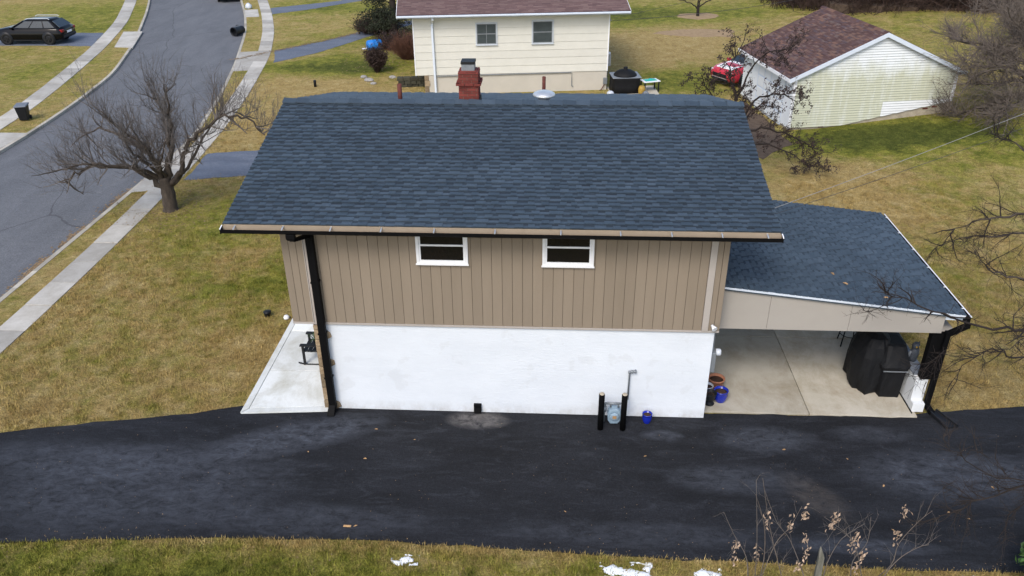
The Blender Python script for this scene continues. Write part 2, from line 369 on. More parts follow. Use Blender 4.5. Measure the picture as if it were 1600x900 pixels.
BLOBS = [(-11, 10, 1.8, 2.2, .5), (-7.6, 6, 1.0, 2.2, .6), (-9.2, 5.2, 1.5, 1.2, .22), (-9.5, 2.5, 2, .8, -.1), (-7.3, 2.2, .8, 2.2, -.4), (-11.5, 0, 2, 1.2, -.25), (-12, 4, 1.5, 1.5, -.15),
         (-13, 29.3, 4, 1.3, .95), (-10.5, 30.5, 2.4, 2.2, .9), (-13.5, 26, 3, 2, -.35), (-10, 25, 2.5, 2, -.3), (-13, 36, 3, 3, .5), (-17, 47, 4, 3, .8), (-12, 20, 2.5, 4, -.5),
         (-33, 44, 5, 5, .6), (-30, 39.5, 2.5, 2, .5), (-27, 29, 2.5, 4, .2), (-30, 29, 4, 4, .25), (6, 44.5, 6, 3.0, .75), (2.5, 42, 3, 3, .55), (7, 36.5, 4, 3, -.6), (4.5, 33, 3, 3, -.45), (6.5, 27, 2.2, 2.5, .75), (4.6, 27, 1.5, 2, .4),
         (13.5, 18.6, 4.2, 1.5, 1.5), (11.0, 16.8, 2, 1.4, .45), (17, 17, 4, 3, .45), (10.6, 14.2, 1.9, 1.6, -.75), (9.6, 11.5, 2, 2, -.55), (13, 13.5, 3, 1.6, .1), (15, 31, 5, 4, .4), (22, 38, 6, 5, .25), (12, 46, 9, 3, .4),
         (9.5, 3, 1.5, 2.5, -.2), (10, 7, 1.5, 2, .1), (10.0, 1.2, 2, .6, -.5), (0, -4.7, 14, .7, .62), (0, -3.86, 14, .14, -.5), (4.6, -4.3, 1.6, .5, -.45), (7, -4.3, 1.5, .5, -.3), (-7, -4.6, 5, .8, .25), (-14.2, 8, .5, 20, -.1)]
def green(x, y):
    x = np.asarray(x, float); y = np.asarray(y, float); g = np.full(x.shape, .40)
    for bx, by, sx, sy, k in BLOBS: g += k*np.exp(-(((x-bx)/sx)**2+((y-by)/sy)**2))
    return g
def grid_mesh(name, xs, ys, m, zf=height, kind='structure'):
    """xs: function of y giving the row of x positions"""
    V = []; F = []; n = len(xs(ys[0]))
    for y in ys:
        r = np.asarray(xs(y)); z = zf(r, np.full(r.shape, y)); V += [(a, y, b) for a, b in zip(r, z)]
    for j in range(len(ys)-1):
        for i in range(n-1): F.append((j*n+i, j*n+i+1, (j+1)*n+i+1, (j+1)*n+i))
    me = bpy.data.meshes.new(name); me.from_pydata(V, [], F); me.materials.append(m)
    me.polygons.foreach_set('use_smooth', [True]*len(F))
    va = np.array(V); a = me.attributes.new('green', 'FLOAT', 'POINT'); a.data.foreach_set('value', green(va[:, 0], va[:, 1]).astype(np.float32))
    o = link(name, me); o['kind'] = kind; return o
YS = np.concatenate([[-80, -40, -20, -12], np.arange(-8, 56, .8), [58, 62, 70, 80, 100, 130, 180, 240, 300]])
offs = np.concatenate([[0, .12], np.arange(.6, 50, .8), [55, 65, 80, 120, 200, 400]])
grid_mesh('lawn', lambda y: ROAD_R(y)+.14+offs, YS, MT['lawn'])
offl = np.concatenate([[0, .12], np.arange(.6, 14, .8), [16, 20, 30, 60, 150, 350]])[::-1]
grid_mesh('lawn', lambda y: ROAD_L(y)-.14-offl, YS, MT['lawn'])
flat = lambda z: (lambda x, y: np.full(np.shape(x), z))
grid_mesh('road', lambda y: np.linspace(ROAD_L(y)-.05, ROAD_R(y)+.05, 8), YS, MT['road'], flat(-.10))
def strip(name, xa, xb, z0, z1, m, ys):
    b = MB(); pts = [(xa(y), y) for y in ys]; q = [(xb(y), y) for y in ys]
    for i in range(len(ys)-1):
        b.hexa([(*pts[i], z0), (*q[i], z0), (*q[i+1], z0), (*pts[i+1], z0), (*pts[i], z1), (*q[i], z1), (*q[i+1], z1), (*pts[i+1], z1)])
    o = b.build(name, m); o['kind'] = 'structure'; return o
YK = np.concatenate([np.arange(-30, 60, 1.0), [70, 90, 120]])
strip('kerb', lambda y: ROAD_L(y)-.15, lambda y: ROAD_L(y), -.3, .012, MT['kerb'], YK)
strip('kerb', lambda y: ROAD_R(y), lambda y: ROAD_R(y)+.15, -.3, .012, MT['kerb'], YK)
def walk(name, f, w, step, y0, y1, side):
    root = tag(bpy.data.objects.new(name, None), kind='structure'); COL.objects.link(root)
    y = y0
    while y < y1:
        a, e = y+.012, y+step-.012; b = MB(); tz = .022+random.uniform(-.006, .01)
        xa = lambda q: float(f(q)); pts = [(xa(a)-(w if side < 0 else 0), a), (xa(a)+(0 if side < 0 else w), a), (xa(e)+(0 if side < 0 else w), e), (xa(e)-(w if side < 0 else 0), e)]
        b.prism(pts, -.08, tz); b.build('slab', MT['walk'], root, bevel=.008); y += step
walk('sidewalk', WALK_R, WW_R, 1.27, -1, 56, -1)
walk('sidewalk', WALK_L, WW_L, 1.5, 8, 58, -1)
POLYS = []
def sheet(name, pts, z, m, z0=-.06, jitter=0, kind='structure', parent=None):
    if jitter:
        out = []
        for i in range(len(pts)):
            a = np.array(pts[i]); c = np.array(pts[(i+1) % len(pts)]); n = max(1, int(np.linalg.norm(c-a)/.35))
            for k in range(n):
                p = a+(c-a)*k/n; out.append(tuple(p+rng.normal(0, jitter, 2)))
        pp = out
    else: pp = pts
    b = MB(); b.prism(pp, z0, z); o = b.build(name, m, parent); o['kind'] = kind; POLYS.append(np.array(pts)); return o
DRIVE = [(-20, -6.5), (-14, -4.9), (-9.7, -4.1), (-7.7, -3.92), (-5.2, -3.79), (-2.9, -3.75), (.04, -3.87), (2.7, -3.93), (5.9, -3.98), (8, -3.95), (16, -3.8), (24, -3.4),
         (24, 2.6), (14, 1.3), (10.3, .72), (8.9, .50), (7.85, .36), (7.6, .21), (3.3, .17), (-4.8, .17), (-6.5, .05), (-7.75, -.32), (-9.7, -.7), (-11.6, -1.15), (-14, -1.8), (-20, -3.4)]
sheet('driveway', DRIVE, .018, MT['drive'], jitter=.018)
# concrete aprons and neighbours' drives
sheet('driveway_apron', [(-14.92, 11.9), (-14.0, 12.2), (-14.2, 16.3), (-14.98, 16.6)], .014, MT['walk'])
sheet('neighbour_driveway', [(-13.45, 13.15), (-11.0, 13.75), (-7, 14.6), (-5.5, 14.9), (-5.5, 17.2), (-11.6, 16.4), (-13.7, 15.95)], .012, MT['ndrive'], jitter=.03)
sheet('driveway_apron', [(-17.2, 28.6), (-16.1, 28.9), (-17.2, 33.2), (-18.35, 32.9)], .014, MT['walk'])
sheet('neighbour_driveway', [(-15.6, 30.5), (-13.7, 33.0), (-11.6, 37.4), (-9.5, 41), (-9.0, 43), (-11.0, 41.3), (-11.9, 39.6), (-14.3, 35.7), (-16.4, 33.4)], .012, MT['ndrive'], jitter=.03)
sheet('driveway_apron', [(-21.5, 43.2), (-20.6, 43.3), (-21.6, 46), (-22.5, 45.8)], .014, MT['walk'])
sheet('neighbour_driveway', [(-20, 44.2), (-18, 45.9), (-16, 48.2), (-12, 53), (-13, 54.4), (-16.5, 49.5), (-18.6, 48), (-20.8, 46.5)], .012, MT['ndrive'], jitter=.03)
sheet('driveway_apron', [(-26.3, 34.0), (-25.15, 33.9), (-26.6, 38.4), (-27.8, 38.3)], .014, MT['walk'])
sheet('neighbour_driveway', [(-45, 34.3), (-29.7, 34.35), (-27.75, 34.2), (-28.95, 38.0), (-31, 37.9), (-45, 38.1)], .012, MT['ndrive'], jitter=.03)
sheet('driveway_apron', [(-23.7, 12.6), (-22.27, 12.6), (-22.35, 18.2), (-23.75, 18.2)], .014, MT['walk'])
sheet('flower_bed', [(7.9, 16.2), (9.3, 17.6), (9.35, 19.2), (8.7, 23.3), (8.0, 24), (6.2, 21), (5.9, 17)], .012, MT['mulch'], jitter=.1)
sheet('tree_mulch', [(9.43+1.5*math.cos(a), 44+1.1*math.sin(a)) for a in np.arange(0, 6.28, .5)], .01, MT['earth'], jitter=.1)
sheet('bare_earth', [(9.2+3.2*math.cos(a), 38.6+1.1*math.sin(a)) for a in np.arange(0, 6.28, .4)], .008, MT['earth'], jitter=.12)
sheet('hot_tub_pad', [(2.7, 23.9), (4.9, 24.2), (4.75, 26.3), (2.4, 26)], .03, MT['slab'])

# porch slab in front of the house: field slabs inside a scored border
def slab_set(name, m, cells, z, gap=.008):
    root = tag(bpy.data.objects.new(name, None), kind='structure'); COL.objects.link(root)
    for nm, pts in cells:
        c = np.mean(pts, axis=0); p = [tuple(np.array(q)+(c-np.array(q))/max(np.linalg.norm(c-np.array(q)), .01)*gap*1.3) for q in pts]
        b = MB(); b.prism(p, -.1, z); b.build(nm, m, root, bevel=.006); POLYS.append(np.array(pts))
    b = MB(); allp = np.concatenate([np.array(p) for _, p in cells]); x0, y0 = allp.min(0); x1, y1 = allp.max(0)
    return root
PZ = .05
cells = [('border_slab', [(-6.70, -.30), (-4.80, -.14), (-4.80, .02), (-6.56, -.14)]), ('border_slab', [(-6.70, -.30), (-6.56, -.14), (-6.56, 7.6), (-6.70, 7.6)])]
for a, e in ((-.14, 1.32), (1.32, 3.03), (3.03, 4.8), (4.8, 7.6)):
    cells.append(('field_slab', [(-6.56, a), (-4.80, a+(.16 if a < 0 else 0)), (-4.80, e), (-6.56, e)]))
slab_set('porch_floor', MT['porch'], cells, PZ, .012)
cells = []
for x0, x1 in ((3.25, 5.52), (5.52, 7.78)):
    for y0, y1 in ((.19, 3.25), (3.25, 6.6)): cells.append(('floor_slab', [(x0, y0), (x1, y0), (x1, y1), (x0, y1)]))
slab_set('carport_floor', MT['slab'], cells, .05, .010)

# grass blades
def in_poly(x, y, P):
    r = np.zeros(x.shape, bool); n = len(P)
    for i in range(n):
        x1, y1 = P[i]; x2, y2 = P[(i+1) % n]
        if y1 == y2: continue
        c = (y1 > y) != (y2 > y); r ^= c & (x < (x2-x1)*(y-y1)/(y2-y1)+x1)
    return r
def blocked(x, y):
    r = np.zeros(x.shape, bool)
    for P in POLYS: r |= in_poly(x, y, P)
    wr = WALK_R(y); wl = WALK_L(y)
    r |= (x < wr+.0) & (x > wr-WW_R); r |= (x < wl) & (x > wl-WW_L)
    r |= (x > ROAD_L(y)-.16) & (x < ROAD_R(y)+.16)
    r |= (x > -5.3) & (x < 3.4) & (y > -.2) & (y < 7.8)
    gx, gy = x-9.64, y-19.57; a = .1845; u = gx*math.cos(a)+gy*math.sin(a); v = -gx*math.sin(a)+gy*math.cos(a)
    r |= (u > 0) & (u < 7.1) & (v > 0) & (v < 5.3)
    return r
def grass():
    A = []
    def area(x0, x1, y0, y1, dens, h, w):
        n = int((x1-x0)*(y1-y0)*dens); x = rng.uniform(x0, x1, n); y = rng.uniform(y0, y1, n)
        ok = ~blocked(x, y); x, y = x[ok], y[ok]; A.append(np.column_stack([x, y, rng.uniform(.4, 1.25, len(x))*h, np.full(len(x), w)]))
    area(-11, 9.5, -5.6, -3.6, 900, .06, .012)
    area(-11, 9.5, -4.1, -3.72, 900, .075, .012)
    area(-13.4, -4.8, -1.5, 8, 260, .042, .014)
    area(-15, -9, 8, 20, 110, .045, .02)
    area(7.8, 13.5, .4, 14, 170, .045, .016)
    area(-25, -13, 12, 30, 35, .05, .03)
    area(9, 20, 14, 24, 60, .055, .028)
    def clumps(x0, x1, y0, y1, n, h, rad, k):
        cx = rng.uniform(x0, x1, n); cy = rng.uniform(y0, y1, n); sc = rng.uniform(.5, 1.3, n)
        x = np.repeat(cx, k)+rng.normal(0, 1, n*k)*np.repeat(sc, k)*rad; y = np.repeat(cy, k)+rng.normal(0, 1, n*k)*np.repeat(sc, k)*rad
        ok = ~blocked(x, y); x, y = x[ok], y[ok]; A.append(np.column_stack([x, y, rng.uniform(.5, 1.3, len(x))*h, np.full(len(x), .016)]))
    clumps(-11, 9.5, -5.6, -3.8, 1100, .085, .06, 22)
    clumps(-13.3, -5, -1.5, 9, 2200, .075, .08, 22)
    clumps(7.9, 14, .5, 14, 1700, .075, .085, 20)
    clumps(-15, -6.5, 9, 20, 900, .08, .1, 18)
    P = np.concatenate(A); n = len(P); th = rng.uniform(0, 2*np.pi, n); ln = rng.uniform(0, .9, n)*P[:, 2]; la = rng.uniform(0, 2*np.pi, n)
    z = height(P[:, 0], P[:, 1]); V = np.zeros((n, 3, 3)); dx, dy = np.cos(th)*P[:, 3]/2, np.sin(th)*P[:, 3]/2
    V[:, 0] = np.column_stack([P[:, 0]-dx, P[:, 1]-dy, z-.005]); V[:, 1] = np.column_stack([P[:, 0]+dx, P[:, 1]+dy, z-.005])
    V[:, 2] = np.column_stack([P[:, 0]+np.cos(la)*ln, P[:, 1]+np.sin(la)*ln, z+P[:, 2]])
    tri_mesh('grass', V.reshape(-1, 3), np.arange(3*n).reshape(-1, 3), MT['blade'], np.repeat(green(P[:, 0], P[:, 1])+rng.normal(0, .12, n), 3))
grass()

# ------------------------------------------------------------------ shingles
def shingles(root, O, U, Vv, lu, lv, expo, mats, limit, near, nm='shingle', wr=(.10, .27), h=(.020, .007)):
    """courses of laminated tabs on the plane O + u*U + v*Vv; the `limit` tabs nearest to point `near` become parts"""
    U = Vector(U).normalized(); Vv = Vector(Vv).normalized(); N = U.cross(Vv)
    rows = int(round(lv/expo)); ex = lv/rows; T = []
    for r in range(rows):
        u = -random.uniform(0, .15); thick = random.random() < .5
        while u < lu:
            w = random.uniform(*wr)*(1 if thick else .8); a, b = max(u, 0), min(u+w, lu)
            if b-a > .03: T.append((a, b, r*ex, ex, thick))
            u += w; thick = not thick
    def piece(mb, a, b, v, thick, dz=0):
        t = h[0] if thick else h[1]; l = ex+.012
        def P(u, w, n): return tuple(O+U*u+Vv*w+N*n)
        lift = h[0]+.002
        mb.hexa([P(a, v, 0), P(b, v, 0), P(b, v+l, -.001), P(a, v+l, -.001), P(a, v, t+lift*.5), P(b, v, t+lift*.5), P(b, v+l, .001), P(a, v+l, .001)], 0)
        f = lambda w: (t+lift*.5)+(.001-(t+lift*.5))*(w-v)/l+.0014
        mb.add([P(a, v+ex*.86, f(v+ex*.86)), P(b, v+ex*.86, f(v+ex*.86)), P(b, v+l, f(v+l)), P(a, v+l, f(v+l))], [(0, 1, 2, 3)], 1)  # thin dark line paints the shade under the butt of the next course
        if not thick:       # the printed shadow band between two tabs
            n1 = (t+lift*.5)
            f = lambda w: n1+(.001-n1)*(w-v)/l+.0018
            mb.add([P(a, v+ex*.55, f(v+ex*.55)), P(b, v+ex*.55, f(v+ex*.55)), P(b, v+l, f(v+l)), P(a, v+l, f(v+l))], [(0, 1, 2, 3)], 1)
    O = Vector(O)
    if limit:
        nv = Vector(near); T.sort(key=lambda q: (O+U*(q[0]+q[1])/2+Vv*q[2]-nv).length)
    for a, b, v, e, th in T[:limit]:
        mb = MB(); piece(mb, a, b, v, th); mb.build(nm, mats, root)
    mb = MB()
    for a, b, v, e, th in T[limit:]: piece(mb, a, b, v, th)
    if mb.v: mb.build(nm+'s', mats, root, kind='stuff')

# ------------------------------------------------------------------ the house
def window(parent, x0, x1, z0, z1, y, frame_m, glass_m, muntin=False, name='window', sash_m=None):
    """double hung window standing on a wall that faces -y (local coordinates)"""
    f = .055
    b = MB(); b.box(x0, x1, y-.045, y, z0, z0+f); b.box(x0, x1, y-.045, y, z1-f, z1); b.box(x0, x0+f, y-.045, y, z0+f, z1-f); b.box(x1-f, x1, y-.045, y, z0+f, z1-f)
    b.box(x0-.015, x1+.015, y-.065, y-.046, z0-.012, z0+.022)
    w = b.build(name, frame_m, parent, bevel=.004)
    zm = (z0+z1)/2
    for nm, a, e, d in (('upper_sash', zm-.02, z1-f, .018), ('lower_sash', z0+f, zm+.02, .032)):
        s = MB(); g = .035; xa, xb = x0+f, x1-f
        s.box(xa, xb, y-d, y-d+.016, a, a+g); s.box(xa, xb, y-d, y-d+.016, e-g, e); s.box(xa, xa+g, y-d, y-d+.016, a+g, e-g); s.box(xb-g, xb, y-d, y-d+.016, a+g, e-g)
        if muntin: s.box((xa+xb)/2-.012, (xa+xb)/2+.012, y-d+.001, y-d+.014, a+g, e-g)
        s.build(nm, sash_m or frame_m, w)
        p = MB(); p.box(xa+g-.003, xb-g+.003, y-d+.006, y-d+.011, a+g-.003, e-g+.003); p.build('pane', glass_m, w)
    return w

def house():
    H = thing('house', 'two storey house with tan siding over a white wall and blue grey shingle roof', 'house')
    xl, xr, ul, ur, z1, D = -4.877, 3.249, -5.307, 3.324, 2.193, 7.75
    b = MB(); b.box(xl, xr, 0, D, -.1, z1); b.build('lower_wall', MT['stucco'], H)
    # upper storey: backing wall, gable ends, boards
    rs = (5.673-4.631)/(3.877+.5005); zt = 4.50
    b = MB(); b.box(ul+.02, ur-.02, .0, D, z1+.001, zt)
    b.prism_y([], 0, 0) if False else None
    wall = b.build('upper_wall', MT['groove'], H)
    b = MB()
    for x0, x1 in ((ul+.021, ul+.14), (ur-.14, ur-.021)):
        b.add([(x0, .1, zt), (x0, D-.1, zt), (x0, D/2, 5.5), (x1, .1, zt), (x1, D-.1, zt), (x1, D/2, 5.5)], [(0, 1, 2), (5, 4, 3), (0, 3, 4, 1), (1, 4, 5, 2), (2, 5, 3, 0)])
    b.build('gable', MT['siding'], H)
    p = .2; x = xl+.075
    xs = [ul, ul+.16, ul+.30, xl-.005]
    cuts = list(zip([ul, ul+.145, ul+.29], [ul+.139, ul+.284, xl-.006]))
    while x < 2.96:
        cuts.append((x+.0028, min(x+p-.0028, 2.965))); x += p
    cuts += [(3.105, 3.21), (3.218, ur)]
    for a, e in cuts:
        b = MB(); b.box(a, e, -.03, -.002, z1+.03, zt)
        b.build('siding_board', MT['siding'], wall, bevel=.004)
    for side, x0, x1 in (('l', ul, ul+.02), ('r', ur-.02, ur)):
        y = .0
        while y < D-.01:
            b = MB(); b.box(x0, x1, y+.004, min(y+.196, D), z1+.03, zt); b.build('siding_board', MT['siding'], wall); y += .2
    b = MB(); b.box(xl-.004, xl+.012, -.05, -.001, z1+.03, zt); b.box(xl+.02, xl+.07, -.045, -.001, z1+.03, zt); b.build('joint_trim', MT['trim'], H)
    b = MB(); b.box(2.972, 3.098, -.055, -.001, z1+.03, zt); b.build('trim_board', MT['trim'], H, bevel=.004)
    b = MB(); b.box(ul, ur, -.045, .0, z1-.012, z1+.028); b.build('base_trim', MT['trim'], H, bevel=.004)
    # corner stones
    z = .02; k = 0
    tall = [(.22, .335), (.33, .10), (.34, .10), (.20, .10), (.22, .32), (.30, .1), (.16, .085), (.24, .325), (.12, .2), (.05, .1)]
    for hh, w in tall:
        b = MB(); e = [random.uniform(-.015, .015) for _ in range(8)]
        poly = [(xl-.03, z+.006), (xl+w*.7, z+.008+abs(e[0])), (xl+w, z+hh*.3+e[1]), (xl+w*.95+e[2], z+hh*.75), (xl+w*.65, z+hh-.008), (xl-.03, z+hh-.006)]
        b.prism_y(poly, -.03-abs(e[3])*.6, .25); b.build('corner_stone', MT['stone'], H, bevel=.008); z += hh
    # left face veneer
    zz = 0.02
    for r in range(7):
        y = .26
        while y < 7.5:
            w = random.uniform(.3, .7); b = MB(); b.box(xl-.03-random.uniform(0, .015), xl, y+.008, min(y+w-.008, 7.6), zz+.008, zz+.3); b.build('wall_stone', MT['stone'], H); y += w
        zz += .305
    # windows
    window(H, -2.66, -1.655, 3.625, 4.43, -.03, MT['white'], MT['glass']); window(H, -.22, .77, 3.625, 4.43, -.03, MT['white'], MT['glass'])
    # roof
    el, er, ye, ze, yr, zr = -6.165, 4.081, -.5005, 4.631, 3.877, 5.673; yb = 2*yr-ye
    b = MB(); t = .10; 
    for a0, a1 in (((ye, ze), (yr, zr)), ((yr, zr), (yb, ze))):
        b.hexa([(el, a0[0], a0[1]-t), (er, a0[0], a0[1]-t), (er, a1[0], a1[1]-t), (el, a1[0], a1[1]-t), (el, a0[0], a0[1]), (er, a0[0], a0[1]), (er, a1[0], a1[1]), (el, a1[0], a1[1])])
    roof = b.build('roof', MT['shingle'], H)
    b = MB()   # rake boards, fascia, soffit
    for x0, x1 in ((el+.004, el+.024), (er-.024, er-.004)):
        b.hexa([(x0, ye, ze-.17), (x1, ye, ze-.17), (x1, yr, zr-.17), (x0, yr, zr-.17), (x0, ye, ze-.004), (x1, ye, ze-.004), (x1, yr, zr-.004), (x0, yr, zr-.004)])
        b.hexa([(x0, yr, zr-.17), (x1, yr, zr-.17), (x1, yb, ze-.17), (x0, yb, ze-.17), (x0, yr, zr-.004), (x1, yr, zr-.004), (x1, yb, ze-.004), (x0, yb, ze-.004)])
    b.build('rake_board', MT['tan'], H)
    b = MB(); b.box(el+.015, er-.015, ye-.022, ye-.002, ze-.19, ze-.012); b.box(el+.015, er-.015, ye, -.052, ze-.19, ze-.17); b.build('fascia', MT['tan'], H)
    sl = math.hypot(yr-ye, zr-ze); vv = (0, (yr-ye)/sl, (zr-ze)/sl)
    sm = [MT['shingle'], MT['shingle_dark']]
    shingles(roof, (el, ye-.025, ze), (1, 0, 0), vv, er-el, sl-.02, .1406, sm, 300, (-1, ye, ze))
    vb = (0, -(yr-ye)/sl, (zr-ze)/sl)
    shingles(roof, (er, yb+.025, ze), (-1, 0, 0), vb, er-el, sl-.02, .1406, sm, 0, None, 'rear_shingle')
    x = el; w = .30
    vb = MB(); vb.hexa([(el+.3, yr-.15, zr-.035), (er-.3, yr-.15, zr-.035), (er-.3, yr+.15, zr-.035), (el+.3, yr+.15, zr-.035), (el+.3, yr-.14, zr+.004), (er-.3, yr-.14, zr+.004), (er-.3, yr+.14, zr+.004), (el+.3, yr+.14, zr+.004)])
    vb.build('ridge_vent', MT['blackwood'], roof)  # vent under the caps; its black also paints the shadow gap there
    while x < er-.02:
        x1 = min(x+w, er); b = MB(); k = .016+random.uniform(0, .004); lo = zr-.048+.052
        b.add([(x, yr-.165, lo), (x, yr, zr+.045+k), (x, yr+.165, lo), (x1+.02, yr-.165, lo-.008), (x1+.02, yr, zr+.042), (x1+.02, yr+.165, lo-.008),
               (x, yr-.165, lo+.018), (x, yr, zr+.064+k), (x, yr+.165, lo+.018), (x1+.02, yr-.165, lo+.006), (x1+.02, yr, zr+.060), (x1+.02, yr+.165, lo+.006)],
              [(6, 9, 10, 7), (7, 10, 11, 8), (0, 1, 4, 3), (1, 2, 5, 4), (0, 3, 9, 6), (2, 8, 11, 5), (0, 6, 7, 1), (1, 7, 8, 2), (3, 4, 10, 9), (4, 5, 11, 10)])
        b.build('ridge_cap', MT['shingle'], roof); x += w
    # gutter: open trough, tan inside, black outside
    b = MB(); g0, g1, gz, gb = ye-.028, ye-.155, ze-.035, ze-.150; gf = gz-.030; L, Rr = el-.02, er+.02
    prof_o = [(g0, gz), (g0, gb), (g1+.03, gb), (g1, gb+.03), (g1, gf)]; prof_i = [(g0-.008, gz), (g0-.008, gb+.012), (g1+.031, gb+.012), (g1+.01, gb+.04), (g1+.01, gf)]
    for i in range(4):
        (ya, za), (yc, zc) = prof_o[i], prof_o[i+1]; b.add([(L, ya, za), (Rr, ya, za), (Rr, yc, zc), (L, yc, zc)], [(0, 1, 2, 3)], 0)
        (ya, za), (yc, zc) = prof_i[i], prof_i[i+1]; b.add([(L, ya, za), (Rr, ya, za), (Rr, yc, zc), (L, yc, zc)], [(3, 2, 1, 0)], 1)
    b.box(L, Rr, g1-.004, g1+.012, gf-.006, gf+.004, 0); b.box(L, Rr, g0-.009, g0+.001, gz-.004, gz+.002, 1)
    gut = b.build('gutter', [MT['black'], MT['tan']], H)
    for xx in (L, Rr-.012):
        b = MB(); b.hexa([(xx, g1-.002, gb), (xx+.012, g1-.002, gb), (xx+.012, g0, gb), (xx, g0, gb), (xx, g1-.002, gf+.006), (xx+.012, g1-.002, gf+.006), (xx+.012, g0, gz+.006), (xx, g0, gz+.006)]); b.build('end_cap', MT['black'], gut)
        b = MB(); b.hexa([(xx-.003, g1, gf+.007), (xx+.015, g1, gf+.007), (xx+.015, g0, gz+.007), (xx-.003, g0, gz+.007), (xx-.003, g1, gf+.016), (xx+.015, g1, gf+.016), (xx+.015, g0, gz+.016), (xx-.003, g0, gz+.016)]); b.build('cap_edge', MT['white'], gut)
    for xx in (-5.93, -5.02, -4.12, -3.18, -2.20, -1.08, .12, 1.20, 2.12, 3.02, 3.83):
        b = MB(); b.hexa([(xx-.011, g1-.001, gf+.005), (xx+.011, g1-.001, gf+.005), (xx+.014, g0+.02, gz+.005), (xx-.014, g0+.02, gz+.005), (xx-.011, g1-.001, gf+.016), (xx+.011, g1-.001, gf+.016), (xx+.014, g0+.02, gz+.016), (xx-.014, g0+.02, gz+.016)]); b.build('hanger', MT['alu'], gut)
    # downspout with elbow under the gutter
    b = MB(); b.box(-4.97, -4.80, g1+.01, g0-.02, gb-.10, gb); 
    b.hexa([(-4.94, g1+.02, gb-.13), (-4.82, g1+.02, gb-.13), (-4.82, g0-.03, gb-.13), (-4.94, g0-.03, gb-.13), (-4.97, g1+.01, gb-.1), (-4.80, g1+.01, gb-.1), (-4.80, g0-.02, gb-.1), (-4.97, g0-.02, gb-.1)])
    b.hexa([(-4.92, g1+.03, gb-.15), (-4.80, g1+.03, gb-.15), (-4.80, g0-.03, gb-.13), (-4.92, g0-.03, gb-.13), (-4.79, -.17, gb-.30), (-4.65, -.17, gb-.30), (-4.65, -.06, gb-.25), (-4.79, -.06, gb-.25)][:4]+[(-4.78, -.17, gb-.28), (-4.65, -.17, gb-.28), (-4.65, -.06, gb-.24), (-4.78, -.06, gb-.24)])
    dso = MB(); dso.box(-4.775, -4.625, -.175, -.06, .10, gb-.235); dso.hexa([(-4.80, -.32, .03), (-4.64, -.32, .03), (-4.64, -.18, .03), (-4.80, -.18, .03), (-4.775, -.176, .22), (-4.625, -.176, .22), (-4.625, -.07, .22), (-4.775, -.07, .22)])
    ds = dso.build('downspout', MT['black'], H, bevel=.012); b.build('elbow', MT['black'], ds, bevel=.01)
    for zz in (.9, 2.0, 3.2):
        s = MB(); s.box(-4.785, -4.615, -.182, -.03, zz, zz+.03); s.build('strap', MT['black'], ds)
    # chimney
    cx0, cx1, cy0, cy1 = -2.19, -1.76, 3.98, 4.42
    b = MB(); b.box(cx0, cx1, cy0, cy1, 5.3, 6.30); ch = b.build('chimney', MT['mortar'], H)
    b = MB(); z = 5.66; r = 0; bh = .058
    while z < 6.28:
        grow = .055 if 5.98 < z < 6.08 else 0
        o = grow+.008
        for (ax, s0, s1, fix, out) in (('x', cx0-o, cx1+o, cy0, -1), ('x', cx0-o, cx1+o, cy1, 1), ('y', cy0-o, cy1+o, cx0, -1), ('y', cy0-o, cy1+o, cx1, 1)):
            q = s0-(.10 if r % 2 else 0)
            while q < s1-.01:
                a, e = max(q, s0), min(q+.19, s1); j = random.uniform(0, .004)
                if e-a > .02:
                    lo, hi = (fix-o-j, fix+.02) if out < 0 else (fix-.02, fix+o+j)
                    if ax == 'x': b.box(a+.004, e-.004, lo, hi, z+.004, z+bh-.004)
                    else: b.box(lo, hi, a+.004+.02, e-.004-.02, z+.004, z+bh-.004)
                q += .2
        z += bh+.003; r += 1
    b.build('bricks', MT['brick'], ch, kind='stuff')
    b = MB(); b.hexa([(cx0-.02, cy0-.02, 6.285), (cx1+.02, cy0-.02, 6.285), (cx1+.02, cy1+.02, 6.285), (cx0-.02, cy1+.02, 6.285), (cx0+.05, cy0+.05, 6.34), (cx1-.05, cy0+.05, 6.34), (cx1-.05, cy1-.05, 6.34), (cx0+.05, cy1-.05, 6.34)]); b.build('crown', MT['brick'], ch)
    b = MB(); a = .055
    b.box(cx0+.06, cx1-.08, cy0+.06, cy1-.06, 6.33, 6.48); b.build('flue', MT['grey'], ch)
    b = MB(); b.box(cx0+.05, cx1-.07, cy0+.05, cy1-.05, 6.48, 6.535); b.build('flue_cap', MT['blackwood'], ch)
    b = MB(); b.box(cx0-.03, cx1+.03, cy0-.03, cy1+.03, 5.50, 5.70); b.build('flashing', MT['blackwood'], ch)
    # vent pipes and round roof vent
    b = MB(); b.lathe([(.052, -.2), (.052, .38), (.045, .385), (.045, .34)], (-3.565, 4.15, 5.62), 14); b.build('vent_pipe', MT['rust'], H, True)
    b = MB(); b.lathe([(.045, -.3), (.045, .45), (.038, .455), (.038, .4)], (-.335, 6.6, 5.1), 14); b.build('vent_pipe', MT['rust'], H, True)
    b = MB(); b.lathe([(.19, -.05), (.15, .02), (.15, .13), (.16, .14), (.22, .14), (.25, .15), (.255, .17), (.24, .20), (.17, .235), (.06, .25), (.001, .252)], (-.29, 4.15, 5.62), 28); b.build('roof_vent', MT['alu'], H, True)
    # side wall and wall fittings
    b = MB(); b.lathe([(.03, 0), (.035, .05), (.06, .11), (.055, .115), (.02, .07)], (0, 0, 0), 12)
    fl = b.build('flood_light', MT['white'], H, True); fl.location = (3.16, -.08, 2.38); fl.rotation_euler = (R(110), 0, R(25))
    b = MB(); b.box(3.25, 3.36, .06, .28, 1.15, 1.62); em = b.build('electric_meter', MT['grey'], H, bevel=.01)
